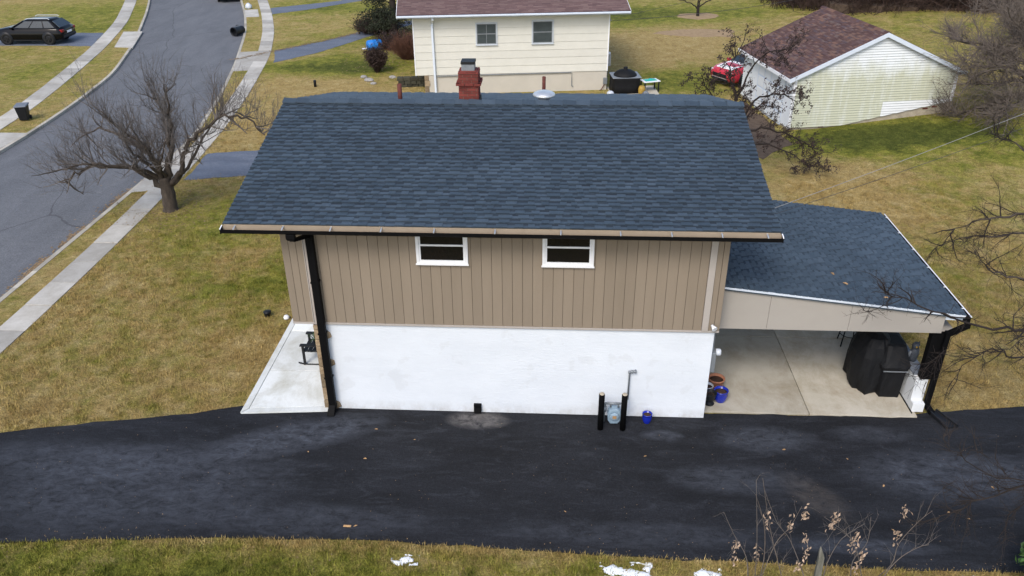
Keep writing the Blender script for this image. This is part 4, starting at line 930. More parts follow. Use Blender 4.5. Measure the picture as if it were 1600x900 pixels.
def garage():
    G = thing('garage', 'white sided detached garage with algae stains and brown blend shingle roof', 'garage', (9.639, 19.567, 0), .1845)
    w, zt, za, Lg = 7.084, 2.278, 3.85, 5.25; s = (za-zt)/(w/2)
    bot = lambda u: .11 if u < 2.3 else .11+(u-2.3)*(.93-.11)/(w-2.3)
    b = MB(); b.prism_y([(0.01, -.3), (w-.01, -.3), (w-.01, .95), (2.3, .14), (.01, .14)], .03, Lg); b.build('foundation', MT['block'], G)
    b = MB(); b.prism_y([(.03, .12), (2.3, .12), (w-.03, .93), (w-.03, zt), (w/2, za-.02), (.03, zt)], .0, Lg-.02); wall = b.build('wall', MT['grey'], G)  # grey backing shows between the front boards as painted lap shade
    e = .104; z = .11
    while z < za-.06:
        t = min(z+e-.018, za)
        a, c = (0, w) if z < zt else ((z-zt)/s, w-(z-zt)/s)
        a2, c2 = (0, w) if t < zt else ((t-zt)/s, w-(t-zt)/s)
        if z > .11: 
            if z < .93: c = min(c, 2.3+(z-.11)/(.93-.11)*(w-2.3)); c2 = min(c2, 2.3+(t-.11)/(.93-.11)*(w-2.3))
        else: c = 2.3; c2 = 2.9
        segs = [(a, a2, c, c2, MT['algae'])]
        if z < .95 and c > 4.0: segs = [(a, a2, 4.0, 4.0, MT['algae']), (4.004, 4.004, c, c2, MT['clean'])]
        for x0, x0t, x1, x1t, m in segs:
            if x1-x0 < .05: continue
            b = MB(); b.hexa([(x0, -.036, z), (x1, -.036, z), (x1, -.001, z), (x0, -.001, z), (x0t, -.012, t), (x1t, -.012, t), (x1t, -.001, t), (x0t, -.001, t)]); b.build('siding_board', m, wall)
        z += e
    z = .11
    while z < zt-.02:
        b = MB(); t = min(z+e, zt); b.hexa([(-.022, 0, z), (.028, 0, z), (.028, Lg, z), (-.022, Lg, z), (-.004, 0, t), (.028, 0, t), (.028, Lg, t), (-.004, Lg, t)]); b.build('siding_board', MT['clean'], wall); z += e
    for a_, c_, z_ in ((-.03, .09, .10), (w-.09, w+.03, .93)):
        b = MB(); b.box(a_, c_, -.04, .03, z_, zt-.02); b.build('corner_trim', MT['white'], G)
    # overhead door on the left wall
    d = MB(); d.box(-.05, -.023, .7, 3.5, .0, 2.02); dr = d.build('overhead_door', MT['bluetrim'], G)
    for r in range(4):
        for k in range(4):
            b = MB(); b.box(-.065, -.051, .76+k*.68, 1.36+k*.68, .06+r*.49, .47+r*.49); b.build('panel', MT['clean'], dr, bevel=.01)
    ov, oe = .16, .30
    b = MB(); t = .09
    for sg in (0, 1):
        X = (lambda x: x) if sg == 0 else (lambda x: w-x)
        P = [(X(-oe), -ov, zt-s*oe), (X(w/2), -ov, za), (X(w/2), Lg+ov, za), (X(-oe), Lg+ov, zt-s*oe)]
        P = P if sg == 0 else P[::-1]
        b.hexa([(x, y, z+.05-t) for x, y, z in P]+[(x, y, z+.05) for x, y, z in P])
    roof = b.build('roof', MT['brown_shingle'], G)
    sl = math.hypot(w/2+oe, s*(w/2+oe)); c, q = (w/2+oe)/sl, s*(w/2+oe)/sl
    shingles(roof, (-oe, Lg+ov, zt-s*oe+.05), (0, -1, 0), (c, 0, q), Lg+2*ov, sl, .14, [MT['brown_shingle']]*2, 0, None, wr=(.16, .36), h=(.008, .004))
    shingles(roof, (w+oe, -ov, zt-s*oe+.05), (0, 1, 0), (-c, 0, q), Lg+2*ov, sl, .14, [MT['brown_shingle']]*2, 0, None, 'rear_shingle', wr=(.16, .36), h=(.008, .004))
    y = -ov
    while y < Lg+ov-.05:
        b = MB(); b.hexa([(w/2-.13, y, za+.0), (w/2+.13, y, za+.0), (w/2+.13, y+.26, za-.005), (w/2-.13, y+.26, za-.005), (w/2-.02, y, za+.085), (w/2+.02, y, za+.085), (w/2+.02, y+.26, za+.072), (w/2-.02, y+.26, za+.072)]); b.build('ridge_cap', MT['brown_shingle'], roof); y += .25
    b = MB(); f = .17
    for X in ((lambda x: x), (lambda x: w-x)):
        p = [(X(-oe), zt-s*oe-f+.04), (X(w/2), za-f+.04), (X(w/2), za+.045), (X(-oe), zt-s*oe+.045)]
        b.prism_y(p, -ov-.025, -ov)
    b.build('rake_trim', MT['bluetrim'], G)
    for a_, c_ in ((-oe-.03, -oe), (w+oe, w+oe+.03)):
        b = MB(); b.box(a_, c_, -ov, Lg+ov, zt-s*oe-.09, zt-s*oe+.045); b.build('eave_trim', MT['white'], G)
    b = MB(); b.box(-oe, .03, -ov, Lg+ov, zt-s*oe-.075, zt-s*oe-.055); b.box(w-.03, w+oe, -ov, Lg+ov, zt-s*oe-.075, zt-s*oe-.055); b.build('soffit', MT['white'], G)
    for k, (u, z) in enumerate(((1.35, .05), (5.9, .62), (6.3, .68))):
        b = MB(); b.box(u, u+.22, .01, .031, z, z+.06); b.build('crack_patch', MT['rust'], G)
garage()

# things behind the main house
def covered_box():
    t = thing('covered_hot_tub', 'black square tub cover with a domed lid and knob by the cream house', 'hot tub', (3.25, 25.4, .03), .12)
    b = loft([rrect(0, 0, a, c, z, .10, 44, wv, 11, z*4) for z, a, c, wv in ((0, 1.40, 1.25, .012), (.3, 1.38, 1.23, .01), (.62, 1.38, 1.23, .004), (.70, 1.42, 1.27, 0), (.72, 1.40, 1.25, 0))]); b.build('skirt', MT['cover'], t, True)
    b = MB(); b.box(-.69, .69, -.60, .60, .721, .745); b.build('rim', MT['grey'], t, bevel=.01)
    b = MB(); b.lathe([(.56, .745), (.54, .80), (.44, .90), (.28, .98), (.10, 1.02), (.09, 1.03), (.10, 1.10), (.09, 1.13), (.001, 1.14)], n=24); b.build('lid', MT['cover'], t, True)
covered_box()
def play_table():
    t = thing('play_table', 'low white table with a teal tray beside the black hot tub', 'table', (4.45, 25.35, 0), .35)
    b = MB(); b.box(-.42, .42, -.28, .28, .50, .54); b.build('tabletop', MT['white'], t, bevel=.01)
    b = MB(); b.box(-.30, .30, -.17, .17, .541, .565); b.lathe([(.16, .565), (.10, .60), (.001, .61)], (.05, .02, 0), 10); b.build('tray', MT['teal'], t, bevel=.01)
    for x in (-.36, .36):
        for y in (-.22, .22):
            b = MB(); b.box(x-.025, x+.025, y-.025, y+.025, 0, .50); b.build('leg', MT['plasticblack'], t)
play_table()
b = MB(); b.lathe([(.12, 0), (.16, .05), (.17, .25), (.13, .38), (.05, .40)], (4.02, 24.75, .03), 16)
tag(b.build('yellow_bucket', MT['yellow'], smooth=True), 'ochre yellow bucket between the black hot tub and the white table', 'bucket')
b = MB(); b.box(4.02, 4.36, 24.3, 24.58, .03, .16); b.hexa([(4.05, 24.32, .161), (4.33, 24.32, .161), (4.33, 24.56, .161), (4.05, 24.56, .161), (4.12, 24.38, .26), (4.25, 24.38, .26), (4.25, 24.5, .26), (4.12, 24.5, .26)])
tag(b.build('dark_bag', MT['cap'], bevel=.03), 'crumpled dark grey bag on the pad beside the hot tub', 'bag')
t = thing('plastic_ball', 'white and dark plastic ball in front of the black hot tub', 'ball', (2.5, 24.05, .03))
b = MB(); b.lathe([(.06, .0), (.15, .05), (.19, .14), (.18, .20)], n=18); b.build('lower_half', MT['plasticblack'], t, True)
b = MB(); b.lathe([(.182, .20), (.15, .28), (.08, .33), (.001, .345)], n=18); b.build('upper_half', MT['whitepot'], t, True)

# ------------------------------------------------------------------ cars
def car(name, label, paint, loc, rz, L=4.35, Wd=1.74, suv=True, group=None):
    t = thing(name, label, 'car', loc, rz, group)
    hw = Wd/2; hl = L/2; zb, zs, zh = .22, .86, (.95 if suv else .92); zr = 1.42 if suv else 1.36
    st = [(-hl, .42, .70, .80, .80), (-hl+.08, .30, .82, .93, .92), (-hl+.4, .24, .88, .97, .98), (-hl+1.2, zb, .89, .97, 1.0), (0, zb, .88, .95, 1.0), (hl-1.55, zb, .87, .96, 1.0), (hl-.9, zb, .84, .93, .99), (hl-.35, .25, .76, .85, .95), (hl-.08, .30, .66, .74, .86), (hl, .40, .58, .64, .76)]
    rings = []
    for x, b0, s0, t0, k in st:
        h = hw*k
        rings.append([(x, -h*.90, b0), (x, -h*.99, b0+.12), (x, -h, (b0+s0)/2), (x, -h*.965, s0), (x, -h*.84, t0), (x, -h*.4, t0+.025), (x, h*.4, t0+.025), (x, h*.84, t0), (x, h*.965, s0), (x, h, (b0+s0)/2), (x, h*.99, b0+.12), (x, h*.90, b0)])
    b = loft(rings[::-1]); b.build('body', paint, t, True)
    # greenhouse
    xb0, xb1 = (-hl+.10, hl-1.12); xt0, xt1 = (-hl+(.62 if suv else .9), hl-2.0); yb, yt = hw*.90, hw*.70; z0, z1 = .93, zr-.05
    g = loft([rrect((xb0+xb1)/2, 0, xb1-xb0, 2*yb, z0-.03, .07, 40), rrect((xb0+xb1)/2, 0, xb1-xb0, 2*yb, z0, .07, 40), rrect((xt0+xt1)/2, 0, xt1-xt0, 2*yt, z1, .14, 40), rrect((xt0+xt1)/2, 0, (xt1-xt0)*.93, 2*yt*.9, zr-.012, .12, 40), rrect((xt0+xt1)/2, 0, (xt1-xt0)*.5, yt, zr, .2, 40)])
    g.build('cabin', paint, t, True)
    def sp(x_f, h, sgn, out=.012):      # a point of the cabin side
        xa, xc = xb0+(xt0-xb0)*h, xb1+(xt1-xb1)*h; y = yb+(yt-yb)*h
        return (xa+(xc-xa)*x_f, sgn*(y+out), z0+(z1-z0)*h)
    for sgn in (-1, 1):
        for a, c in ((.07, .30), (.325, .60), (.625, .90)):
            b = MB(); lo, hi = .10, .90; P = [sp(a+(.02 if a < .1 else 0), lo, sgn), sp(c, lo, sgn), sp(c-(.02 if c > .85 else 0), hi, sgn), sp(a+(.04 if a < .1 else 0), hi, sgn)]
            Q = [sp(a+(.02 if a < .1 else 0), lo, sgn, -.02), sp(c, lo, sgn, -.02), sp(c-(.02 if c > .85 else 0), hi, sgn, -.02), sp(a+(.04 if a < .1 else 0), hi, sgn, -.02)]
            if sgn > 0: P, Q = P[::-1], Q[::-1]
            b.hexa(Q[::-1][::-1]+P) ; b.build('side_window', MT['carglass'], t)
        b = MB(); b.tube([(xt0+.1, sgn*yt*.93, zr+.0), (xt0+.2, sgn*yt*.93, zr+.05), (xt1-.3, sgn*yt*.93, zr+.05), (xt1-.15, sgn*yt*.93, zr+.0)], .018, 6)
        if suv: b.build('roof_rail', MT['alu'], t)
        b = MB(); b.box(hl-1.42, hl-1.26, sgn*hw*.98-.09, sgn*hw*.98+.09, .92, 1.03); b.build('wing_mirror', paint, t, bevel=.03)
        b = MB(); b.box(hl-.30, hl-.06, sgn*hw*.62-.20, sgn*hw*.62+.16, .62, .75); b.build('headlight', MT['lamp'], t, bevel=.04)
        b = MB(); b.box(-hl-.005, -hl+.22, sgn*hw*.76-.13, sgn*hw*.76+.12, .70, .86); b.build('taillight', MT['redlens'], t, bevel=.03)
        b = MB(); b.box(-hl+1.3, hl-1.2, sgn*hw*.985-.02, sgn*hw*.985+.02, .235, .30); b.build('sill', MT['plasticblack'], t)
    for nm, xa, xc in (('windscreen', xb1, xt1), ('rear_window', xb0, xt0)):
        b = MB(); f = 1 if nm == 'windscreen' else -1; h0, h1 = .10, .90
        p = lambda h, y, o: ((xa+(xc-xa)*h)+f*o, y*(yb+(yt-yb)*h)*.86, z0+(z1-z0)*h+o*.4)
        q = [p(h0, -1, .014), p(h0, 1, .014), p(h1, 1, .014), p(h1, -1, .014)]; r = [p(h0, -1, -.02), p(h0, 1, -.02), p(h1, 1, -.02), p(h1, -1, -.02)]
        b.hexa((r+q) if f > 0 else (r[::-1]+q[::-1])); b.build(nm, MT['carglass'], t)
    b = MB(); b.box(hl-.05, hl+.015, -hw*.55, hw*.55, .44, .62); b.box(hl-.07, hl+.005, -hw*.62, hw*.62, .28, .40); b.build('grille', MT['plasticblack'], t, bevel=.02)
    b = MB(); b.box(hl-.04, hl+.022, -hw*.6, hw*.6, .405, .43); b.build('bumper_trim', MT['alu'], t)
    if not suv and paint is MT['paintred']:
        b = MB(); b.hexa([(hl-1.35, -hw*.72, .93), (hl-.22, -hw*.62, .80), (hl-.22, hw*.62, .80), (hl-1.35, hw*.72, .93), (hl-1.35, -hw*.70, 1.0), (hl-.22, -hw*.58, .865), (hl-.22, hw*.58, .865), (hl-1.35, hw*.70, 1.0)]); b.build('hood', MT['white'], t, bevel=.03)  # white panel over the red body paints the sky reflection on the hood
    b = MB(); b.box(-hl-.02, -hl+.05, -.26, .26, .60, .72); b.build('number_plate', MT['white'], t)
    b = MB(); b.box(-hl-.03, -hl+.1, -hw*.8, hw*.8, .36, .52); b.build('rear_bumper', MT['plasticblack'] if suv else paint, t, bevel=.04)
    for x in (-1.30, 1.30):
        for sgn in (-1, 1):
            a = MB(); a.lathe([(.39, -.02), (.40, .02), (.39, .05)], n=24); o = a.build('wheel_arch', MT['plasticblack'], t, True); o.location = (x, sgn*(hw-.035), .36); o.rotation_euler = (R(-90*sgn), 0, 0)
            tyre = MB(); tyre.lathe([(.20, -.10), (.31, -.11), (.335, -.06), (.335, .06), (.31, .095), (.21, .10), (.20, .07)], n=24); o = tyre.build('wheel', MT['rubber'], t, True); o.location = (x, sgn*(hw-.07), .335); o.rotation_euler = (R(-90*sgn), 0, 0)
            rim = MB(); rim.lathe([(.205, .0), (.205, .085), (.18, .07), (.04, .05), (.001, .052)], n=20)
            for k in range(5):
                c, s = math.cos(k*1.2566), math.sin(k*1.2566); rim.tube([(c*.03, s*.03, .075), (c*.19, s*.19, .088)], .022, 4)
            rim.build('rim', MT['rim'], o)
    return t
car('parked_car', 'black estate style SUV with silver roof rails parked on the drive across the street', MT['paintblack'], (-31.8, 35.35, .012), R(181))
car('parked_car', 'red car with sky reflection painted white on its hood, parked nose out behind the white garage', MT['paintred'], (9.75, 27.6, 0), R(213), suv=False)
car('parked_car', 'dark car at the far end of the street, cut by the top of the picture', MT['paintblack'], (-25.6, 51.2, -.10), R(113), suv=False)

def wheelie(name, label, loc, rz):
    t = thing(name, label, 'trash bin', loc, rz)
    b = MB(); b.hexa([(-.17, -.17, .04), (.17, -.17, .04), (.17, .17, .04), (-.17, .17, .04), (-.23, -.25, .66), (.23, -.25, .66), (.23, .25, .66), (-.23, .25, .66)]); b.build('body', MT['plasticblack'], t, bevel=.025)
    b = MB(); b.hexa([(-.26, -.29, .661), (.26, -.29, .661), (.26, .29, .661), (-.26, .29, .661), (-.24, -.26, .70), (.24, -.26, .70), (.24, .27, .73), (-.24, .27, .73)]); b.build('lid', MT['cap'], t, bevel=.015)
    for s in (-1, 1):
        b = MB(); b.lathe([(.085, -.025), (.09, 0), (.085, .025)], n=16); o = b.build('wheel', MT['rubber'], t, True); o.location = (s*.19, .2, .09); o.rotation_euler = (0, R(90), 0)
    b = MB(); b.tube([(-.16, .26, .62), (-.16, .33, .65), (.16, .33, .65), (.16, .26, .62)], .016, 6); b.build('handle', MT['plasticblack'], t)
wheelie('trash_bin', 'upright black wheeled trash bin beside the pavement across the street', (-23.45, 19.95, .0), R(15))
t = thing('tipped_can', 'round black trash can lying on its side in the street by the far kerb', 'trash can', (-20.15, 37.9, .19), 0)
t.rotation_euler = (R(94), 0, R(-25))
b = MB(); b.lathe([(.22, -.40), (.24, -.30), (.275, .34), (.30, .35), (.30, .40), (.265, .40), (.25, .30), (.22, .0), (.001, -.02)], n=24); b.build('body', MT['plasticblack'], t, True)
b = MB(); b.tube([(.0, .30, -.1), (0, .35, 0), (0, .30, .12)], .018, 6); b.build('handle', MT['plasticblack'], t)
b = loft([rrect(0, 0, a, c, z, .42, 24, wv, 7, z*20) for z, a, c, wv in ((0, .34, .28, .05), (.08, .46, .40, .06), (.22, .44, .36, .08), (.34, .24, .2, .12), (.40, .10, .08, .2))])
o = tag(b.build('trash_bag', MT['whitepot'], smooth=True), 'white tied trash bag on the grass verge near the top of the street', 'trash bag'); o.location = (-22.35, 46.3, 0)
t = thing('blue_barrel', 'bright blue plastic barrel lying behind the dark vase shaped shrub', 'barrel', (-10.6, 33.6, .30), 0); t.rotation_euler = (R(90), 0, R(-60))
b = MB(); b.lathe([(.24, -.42), (.29, -.36), (.30, -.12), (.31, -.10), (.30, -.08), (.30, .1), (.31, .12), (.30, .14), (.29, .36), (.25, .42), (.001, .42)], n=24); b.build('body', MT['bluebag'], t, True)
b = MB(); b.lathe([(.05, .421), (.05, .44), (.001, .441)], (.12, 0, 0), 10); b.build('bung', MT['plasticblack'], t)
b = MB(); b.box(-.30, .30, -.10, .10, .02, .06)
o = tag(b.build('white_board', MT['white'], bevel=.01), 'short white board lying on the grass edge by the second driveway', 'board'); o.location = (-11.1, 33.9, 0); o.rotation_euler = (0, 0, .6)
def rock(x, y, s, label):
    b = MB(); n = 12; rr = []
    for z, k in ((-.1, .8), (.15, 1.0), (.4, .85), (.6, .45)): rr.append([(math.cos(i*2*math.pi/n)*s*k*random.uniform(.8, 1.15), math.sin(i*2*math.pi/n)*s*k*.7*random.uniform(.8, 1.15), z*s) for i in range(n)])
    o = tag(loft(rr).build('garden_rock', MT['rock']), label, 'rock', 'rocks on the grass by the cream house'); o.location = (x, y, 0)
rock(-9.94, 27.5, .20, 'grey garden rock, leftmost of those left of the cream house'); rock(-9.55, 26.9, .24, 'grey garden rock in the middle, nearest the roof ridge'); rock(-8.45, 27.5, .20, 'pale flat rock closest to the cream house corner'); rock(-9.2, 26.3, .17, 'small grey rock lowest on the grass near the roof edge')
def stone_wall():
    t = thing('retaining_wall', 'dark mossy stone retaining wall beside the cream house corner', 'wall', (-7.75, 25.9, -.2), .1)
    z = 0
    for r in range(4):
        x = -.05*r
        while x < 1.25:
            w = random.uniform(.22, .42); b = MB(); j = random.uniform(-.03, .03); b.box(x+.008, min(x+w, 1.3)-.008, -.15+j, .2, z+.008, z+.16); b.build('stone', MT['darkstone'], t, bevel=.015); x += w
        z += .165
stone_wall()

# ------------------------------------------------------------------ trees, shrubs, branches
def jit(d, a): return (Vector(d)+Vector((random.gauss(0, a), random.gauss(0, a), random.gauss(0, a)))).normalized()
def path(p, d, L, n, wob, up=0.):
    p = Vector(p); d = Vector(d).normalized(); out = [p.copy()]
    for i in range(n):
        d = (jit(d, wob)+Vector((0, 0, up))).normalized(); p = p+d*(L/n); out.append(p.copy())
    return out
def smoothline(P, m=3):
    P = [Vector(p) for p in P]; out = []
    for i in range(len(P)-1):
        a, b, c, d = P[max(i-1, 0)], P[i], P[i+1], P[min(i+2, len(P)-1)]
        for k in range(m):
            t = k/m; out.append(.5*((2*b)+(c-a)*t+(2*a-5*b+4*c-d)*t*t+(3*b-a-3*c+d)*t**3))
    return out+[P[-1]]
def at(P, f):
    x = f*(len(P)-1); i = min(int(x), len(P)-2); return P[i].lerp(P[i+1], x-i), (P[i+1]-P[i]).normalized()
def leafquad(b, p, s, mi=0):
    a = Vector((random.gauss(0, 1), random.gauss(0, 1), random.gauss(0, 1))).normalized(); c = a.orthogonal().normalized(); e = a.cross(c)
    c *= s; e *= s*.5; m = a*s*.25
    b.add([p-c, p-e+m, p+c, p+e+m], [(0, 1, 2), (0, 2, 3)], mi)
def spray(tb, P, cnt, L, r, mode, f0=.15, sub=3, leaves=None, lp=(3, .05)):
    """twigs along a limb: mode(base dir) gives a start direction"""
    for _ in range(cnt):
        q, d = at(P, random.uniform(f0, 1)); l = random.uniform(*L); dd, up = mode(d); tw = path(q, dd, l, 5, .13, up)
        tb.tube(tw, [r, r*.85, r*.7, r*.55, r*.42, r*.3], 3, cap=False)
        ends = [tw]
        for _s in range(sub):
            q2, d2 = at(tw, random.uniform(.2, .95)); t2 = path(q2, jit(d2*.8+Vector((0, 0, up*1.5)), .55), l*random.uniform(.25, .55), 3, .15, up); tb.tube(t2, [r*.55, r*.45, r*.35, r*.25], 3, cap=False); ends.append(t2)
        if leaves is not None:
            for e in ends:
                for _k in range(lp[0]): q3, _d = at(e, random.uniform(.3, 1)); leafquad(leaves, q3+Vector([random.gauss(0, .04) for _ in range(3)]), random.uniform(.5, 1.2)*lp[1])
def tree(name, label, base, limbs, trunk_r, bark, twm, sec, tw, leaves=None, cat='tree', lp=(3, .05), trunk=None):
    """limbs: list of (points, r0, r1); sec: (count, length); tw: (count, length, radius, mode, sub)"""
    t = thing(name, label, cat, base); B = Vector(base); loc = lambda P: [Vector(p)-B for p in P]
    if trunk:
        P = smoothline(loc(trunk), 3); n = len(P); b = MB(); rr = [trunk_r*(1.35 if i == 0 else 1.12 if i == 1 else 1.0-.12*i/n)*random.uniform(.95, 1.06) for i in range(n)]; b.tube(P, rr, 12); b.build('trunk', bark, t, True)
    tb = MB(); lb = MB() if leaves else None
    for pts, r0, r1 in limbs:
        P = smoothline(loc(pts), 4); n = len(P); P = [p+Vector([random.gauss(0, .02+r0*.22) for _ in range(3)]) if 0 < i else p for i, p in enumerate(P)]
        b = MB(); b.tube(P, [r0+(r1-r0)*i/(n-1) for i in range(n)], 8); b.build('limb', bark, t, True)
        ln = sum((P[i+1]-P[i]).length for i in range(n-1))
        for _ in range(max(1, int(sec[0]*ln))):
            q, d = at(P, random.uniform(.22, 1)); side = jit(d+Vector((random.gauss(0, .8), random.gauss(0, .8), random.gauss(.15, .5))), .2); l = random.uniform(*sec[1])
            S2 = path(q, side, l, 6, .16, sec[2] if len(sec) > 2 else .02); r = min(r0*.45, .045)*random.uniform(.55, 1); tb.tube(S2, [r*(1-.12*i) for i in range(7)], 4, cap=False)
            spray(tb, S2, tw[0], tw[1], tw[2], tw[3], .1, tw[4], lb, lp)
        spray(tb, P, int(tw[0]*1.2), tw[1], tw[2], tw[3], .25, tw[4], lb, lp)
    tb.build('twigs', twm, t, kind='stuff')
    if leaves: lb.build('leaves', leaves, t, kind='stuff')
    return t
def upright(k=.9, up=.05):
    return lambda d: (jit(d*.35+Vector((0, 0, k)), .28), up)
def loose(k=.25, up=.0):
    return lambda d: (jit(d*.8+Vector((0, 0, k)), .55), up)
ya = 10.5
tree('bare_tree', 'bare spreading fruit tree with gnarled trunk on the lawn beside the pavement', (-12.83, 10.48, 0),
     [([(-12.9, ya, .80), (-13.26, ya-.1, 1.16), (-13.8, ya-.35, 1.62), (-14.7, ya-.6, 1.72), (-15.3, ya-.8, 1.5), (-15.8, ya-.9, 1.30)], 0.112, 0.016),
      ([(-12.95, ya, .95), (-13.3, ya+.5, 1.6), (-13.98, ya+.8, 2.1), (-15.0, ya+1.0, 2.4), (-15.8, ya+1.1, 2.25)], 0.088, 0.014),
      ([(-12.9, ya, 1.0), (-12.85, ya-.2, 1.7), (-12.95, ya-.5, 2.4), (-13.5, ya-.7, 3.0), (-13.9, ya-.8, 3.6)], 0.096, 0.016),
      ([(-12.75, ya, .95), (-12.55, ya+.1, 1.7), (-12.45, ya+.2, 2.4), (-12.3, ya+.3, 3.3), (-12.2, ya+.3, 4.0)], 0.104, 0.024),
      ([(-12.65, ya, .90), (-12.2, ya, 1.35), (-12.0, ya-.1, 1.9), (-11.7, ya-.1, 2.4), (-10.9, ya-.1, 3.0), (-10.2, ya, 3.25), (-9.6, ya, 3.05), (-9.25, ya, 2.6)], 0.096, 0.016),
      ([(-12.6, ya, .9), (-12.1, ya+.3, 1.4), (-11.7, ya+.9, 2.2), (-11.2, ya+1.5, 2.7)], 0.072, 0.016),
      ([(-12.95, ya, 1.0), (-13.2, ya-.4, 1.5), (-13.9, ya-1.2, 2.0), (-14.5, ya-1.6, 2.2), (-15.2, ya-1.7, 2.0)], 0.072, 0.014),
      ([(-12.85, ya, 1.15), (-13.0, ya-.5, 1.8), (-13.3, ya-.9, 2.4), (-13.2, ya-1.1, 3.0)], 0.064, 0.014), ([(-12.75, ya, 1.15), (-12.6, ya-.6, 1.7), (-12.2, ya-1.0, 2.3), (-11.9, ya-1.2, 2.8)], 0.064, 0.014),
      ([(-12.8, ya, 1.2), (-12.7, ya+.8, 1.9), (-13.1, ya+1.6, 2.6), (-13.5, ya+1.9, 3.2)], 0.072, 0.016)],
     .235, MT['bark'], MT['twig'], (3.6, (.5, 1.2), .02), (8, (.4, 1.35), .0078, upright(.6, .055), 3), trunk=[(-12.83, 10.48, -.05), (-12.82, 10.48, .2), (-12.80, 10.49, .5), (-12.80, 10.5, .85), (-12.82, 10.5, 1.15)])
yb = 15.5
tree('leafy_tree', 'tree holding withered dark leaves between the main house and the white garage', (6.7, 15.6, 0),
     [([(6.75, yb, 1.0), (6.4, yb, 2.5), (6.15, yb, 3.4), (6.3, yb, 4.2)], .06, .012), ([(6.7, yb, 1.2), (6.1, yb+.1, 1.9), (5.6, yb+.2, 2.6), (5.1, yb, 3.3)], .05, .012),
      ([(6.75, yb, 1.4), (7.1, yb-.2, 2.5), (7.9, yb-.3, 2.75), (8.6, yb-.4, 2.5)], .05, .012), ([(6.75, yb, 1.1), (7.5, yb-.3, 1.5), (8.5, yb-.5, 1.3), (9.4, yb-.8, .8)], .05, .01),
      ([(6.5, yb, 2.4), (6.9, yb+.3, 3.4), (7.5, yb+.3, 4.1), (8.1, yb, 4.1)], .04, .01), ([(6.7, yb, .9), (7.6, yb-.8, 1.0), (8.6, yb-1.0, .7), (9.2, yb-1.1, .35)], .04, .01),
      ([(6.7, yb, 1.5), (7.4, yb+.6, 2.0), (8.2, yb+.8, 1.9)], .04, .01)],
     .085, MT['twigdark'], MT['twigdark'], (3.2, (.35, .95), .0), (5, (.25, .6), .008, loose(.05, -.01), 2), leaves=MT['darkleaf'], lp=(7, .045), trunk=[(6.7, 15.6, -.05), (6.75, 15.55, .7), (6.72, 15.5, 1.5)])
hr = float(height(21.6, 20.6))
big = tree('bare_tree', 'large bare grey tree right of the garage, reaching in from the picture edge', (20.4, 20.6, hr),
     [([(20.3, 20.6, hr+.4), (19.4, 20.4, 1.35), (18.6, 20.2, .95), (17.6, 20.1, .75), (17.0, 20.1, .6)], .13, .02), ([(20.3, 20.6, hr+.7), (19.4, 20.3, 1.9), (18.3, 20, 1.9), (17.0, 19.8, 1.9)], .10, .02),
      ([(20.3, 20.6, hr+1), (19.5, 20.8, 2.6), (18.4, 21, 3.1), (17.3, 21.3, 3.3)], .10, .02), ([(20.4, 20.6, hr+1), (19.9, 20.6, 2.9), (19.2, 20.4, 3.7), (18.5, 20.3, 4.3)], .10, .02),
      ([(20.3, 20.5, hr+.6), (19.4, 19.4, 1.6), (18.6, 18.7, 1.5), (17.8, 18.2, 1.3)], .09, .02), ([(20.4, 20.6, hr+1), (21.2, 20.4, 2.9), (22.0, 20.5, 3.9)], .1, .02), ([(20.3, 20.7, hr+.7), (19.4, 21.8, 2.3), (18.6, 22.8, 2.7), (17.8, 23.6, 2.9)], .09, .02),
      ([(20.3, 20.6, hr+.9), (19.2, 20.2, 2.4), (18.2, 20.1, 2.6), (17.2, 20.2, 2.5)], .08, .02), ([(20.3, 20.6, hr+1), (20.0, 21.5, 3.0), (19.6, 22.6, 3.9), (19.2, 23.4, 4.4)], .09, .02)],
     .2, MT['bark'], MT['twiggrey'], (5.5, (.6, 1.5), .01), (13, (.4, 1.15), .0115, loose(.25, .01), 3), trunk=[(20.4, 20.6, hr-.1), (20.4, 20.6, hr+.6), (20.35, 20.6, hr+1.3)])
big.location.x -= .45
# two trees whose trunks stand outside the picture
tree('bare_tree', 'bare thin branches reaching over the carport corner and driveway from the right edge', (11.6, -1.2, 0),
     [([(11.6, -1.2, 1.6), (10.8, -.8, 2.3), (9.9, -.4, 2.58), (8.95, -.4, 2.59), (8.23, -.4, 2.65), (7.38, -.4, 2.94), (6.54, -.4, 3.27), (6.1, -.4, 3.44)], .045, .005), ([(7.83, -.4, 2.81), (7.62, -.4, 2.23), (7.27, -.4, 1.62), (7.13, -.4, 1.46)], .008, .003), ([(6.54, -.4, 3.27), (6.12, -.4, 3.03), (5.79, -.4, 2.91)], .008, .003),
      ([(11.6, -1.2, 1.5), (10.66, -.2, 1.7), (9.26, -.2, 1.85), (8.72, -.2, 2.06), (8.29, -.2, 1.82), (7.95, -.2, 1.19)], .03, .004),
      ([(11.6, -1.2, 1.3), (10, -3, 1.9), (8.6, -3.9, 2.18), (7.9, -3.9, 2.05), (7.1, -3.9, 1.65), (6.55, -3.9, 1.3), (6.15, -3.9, .95)], .03, .004), ([(7.73, -3.9, 2.0), (7.05, -3.9, 1.98), (6.3, -3.9, 2.5), (5.85, -3.9, 2.78)], .012, .003), ([(7.9, -3.9, 2.05), (7.6, -3.9, 1.6), (7.45, -3.9, 1.05), (7.4, -3.9, .6)], .012, .003)],
     .11, MT['twigdark'], MT['twigdark'], (4.2, (.22, .7), -.01), (5, (.15, .5), .0052, loose(.1, 0), 2), trunk=[(11.6, -1.2, -.05), (11.6, -1.2, .8), (11.55, -1.2, 1.7)])
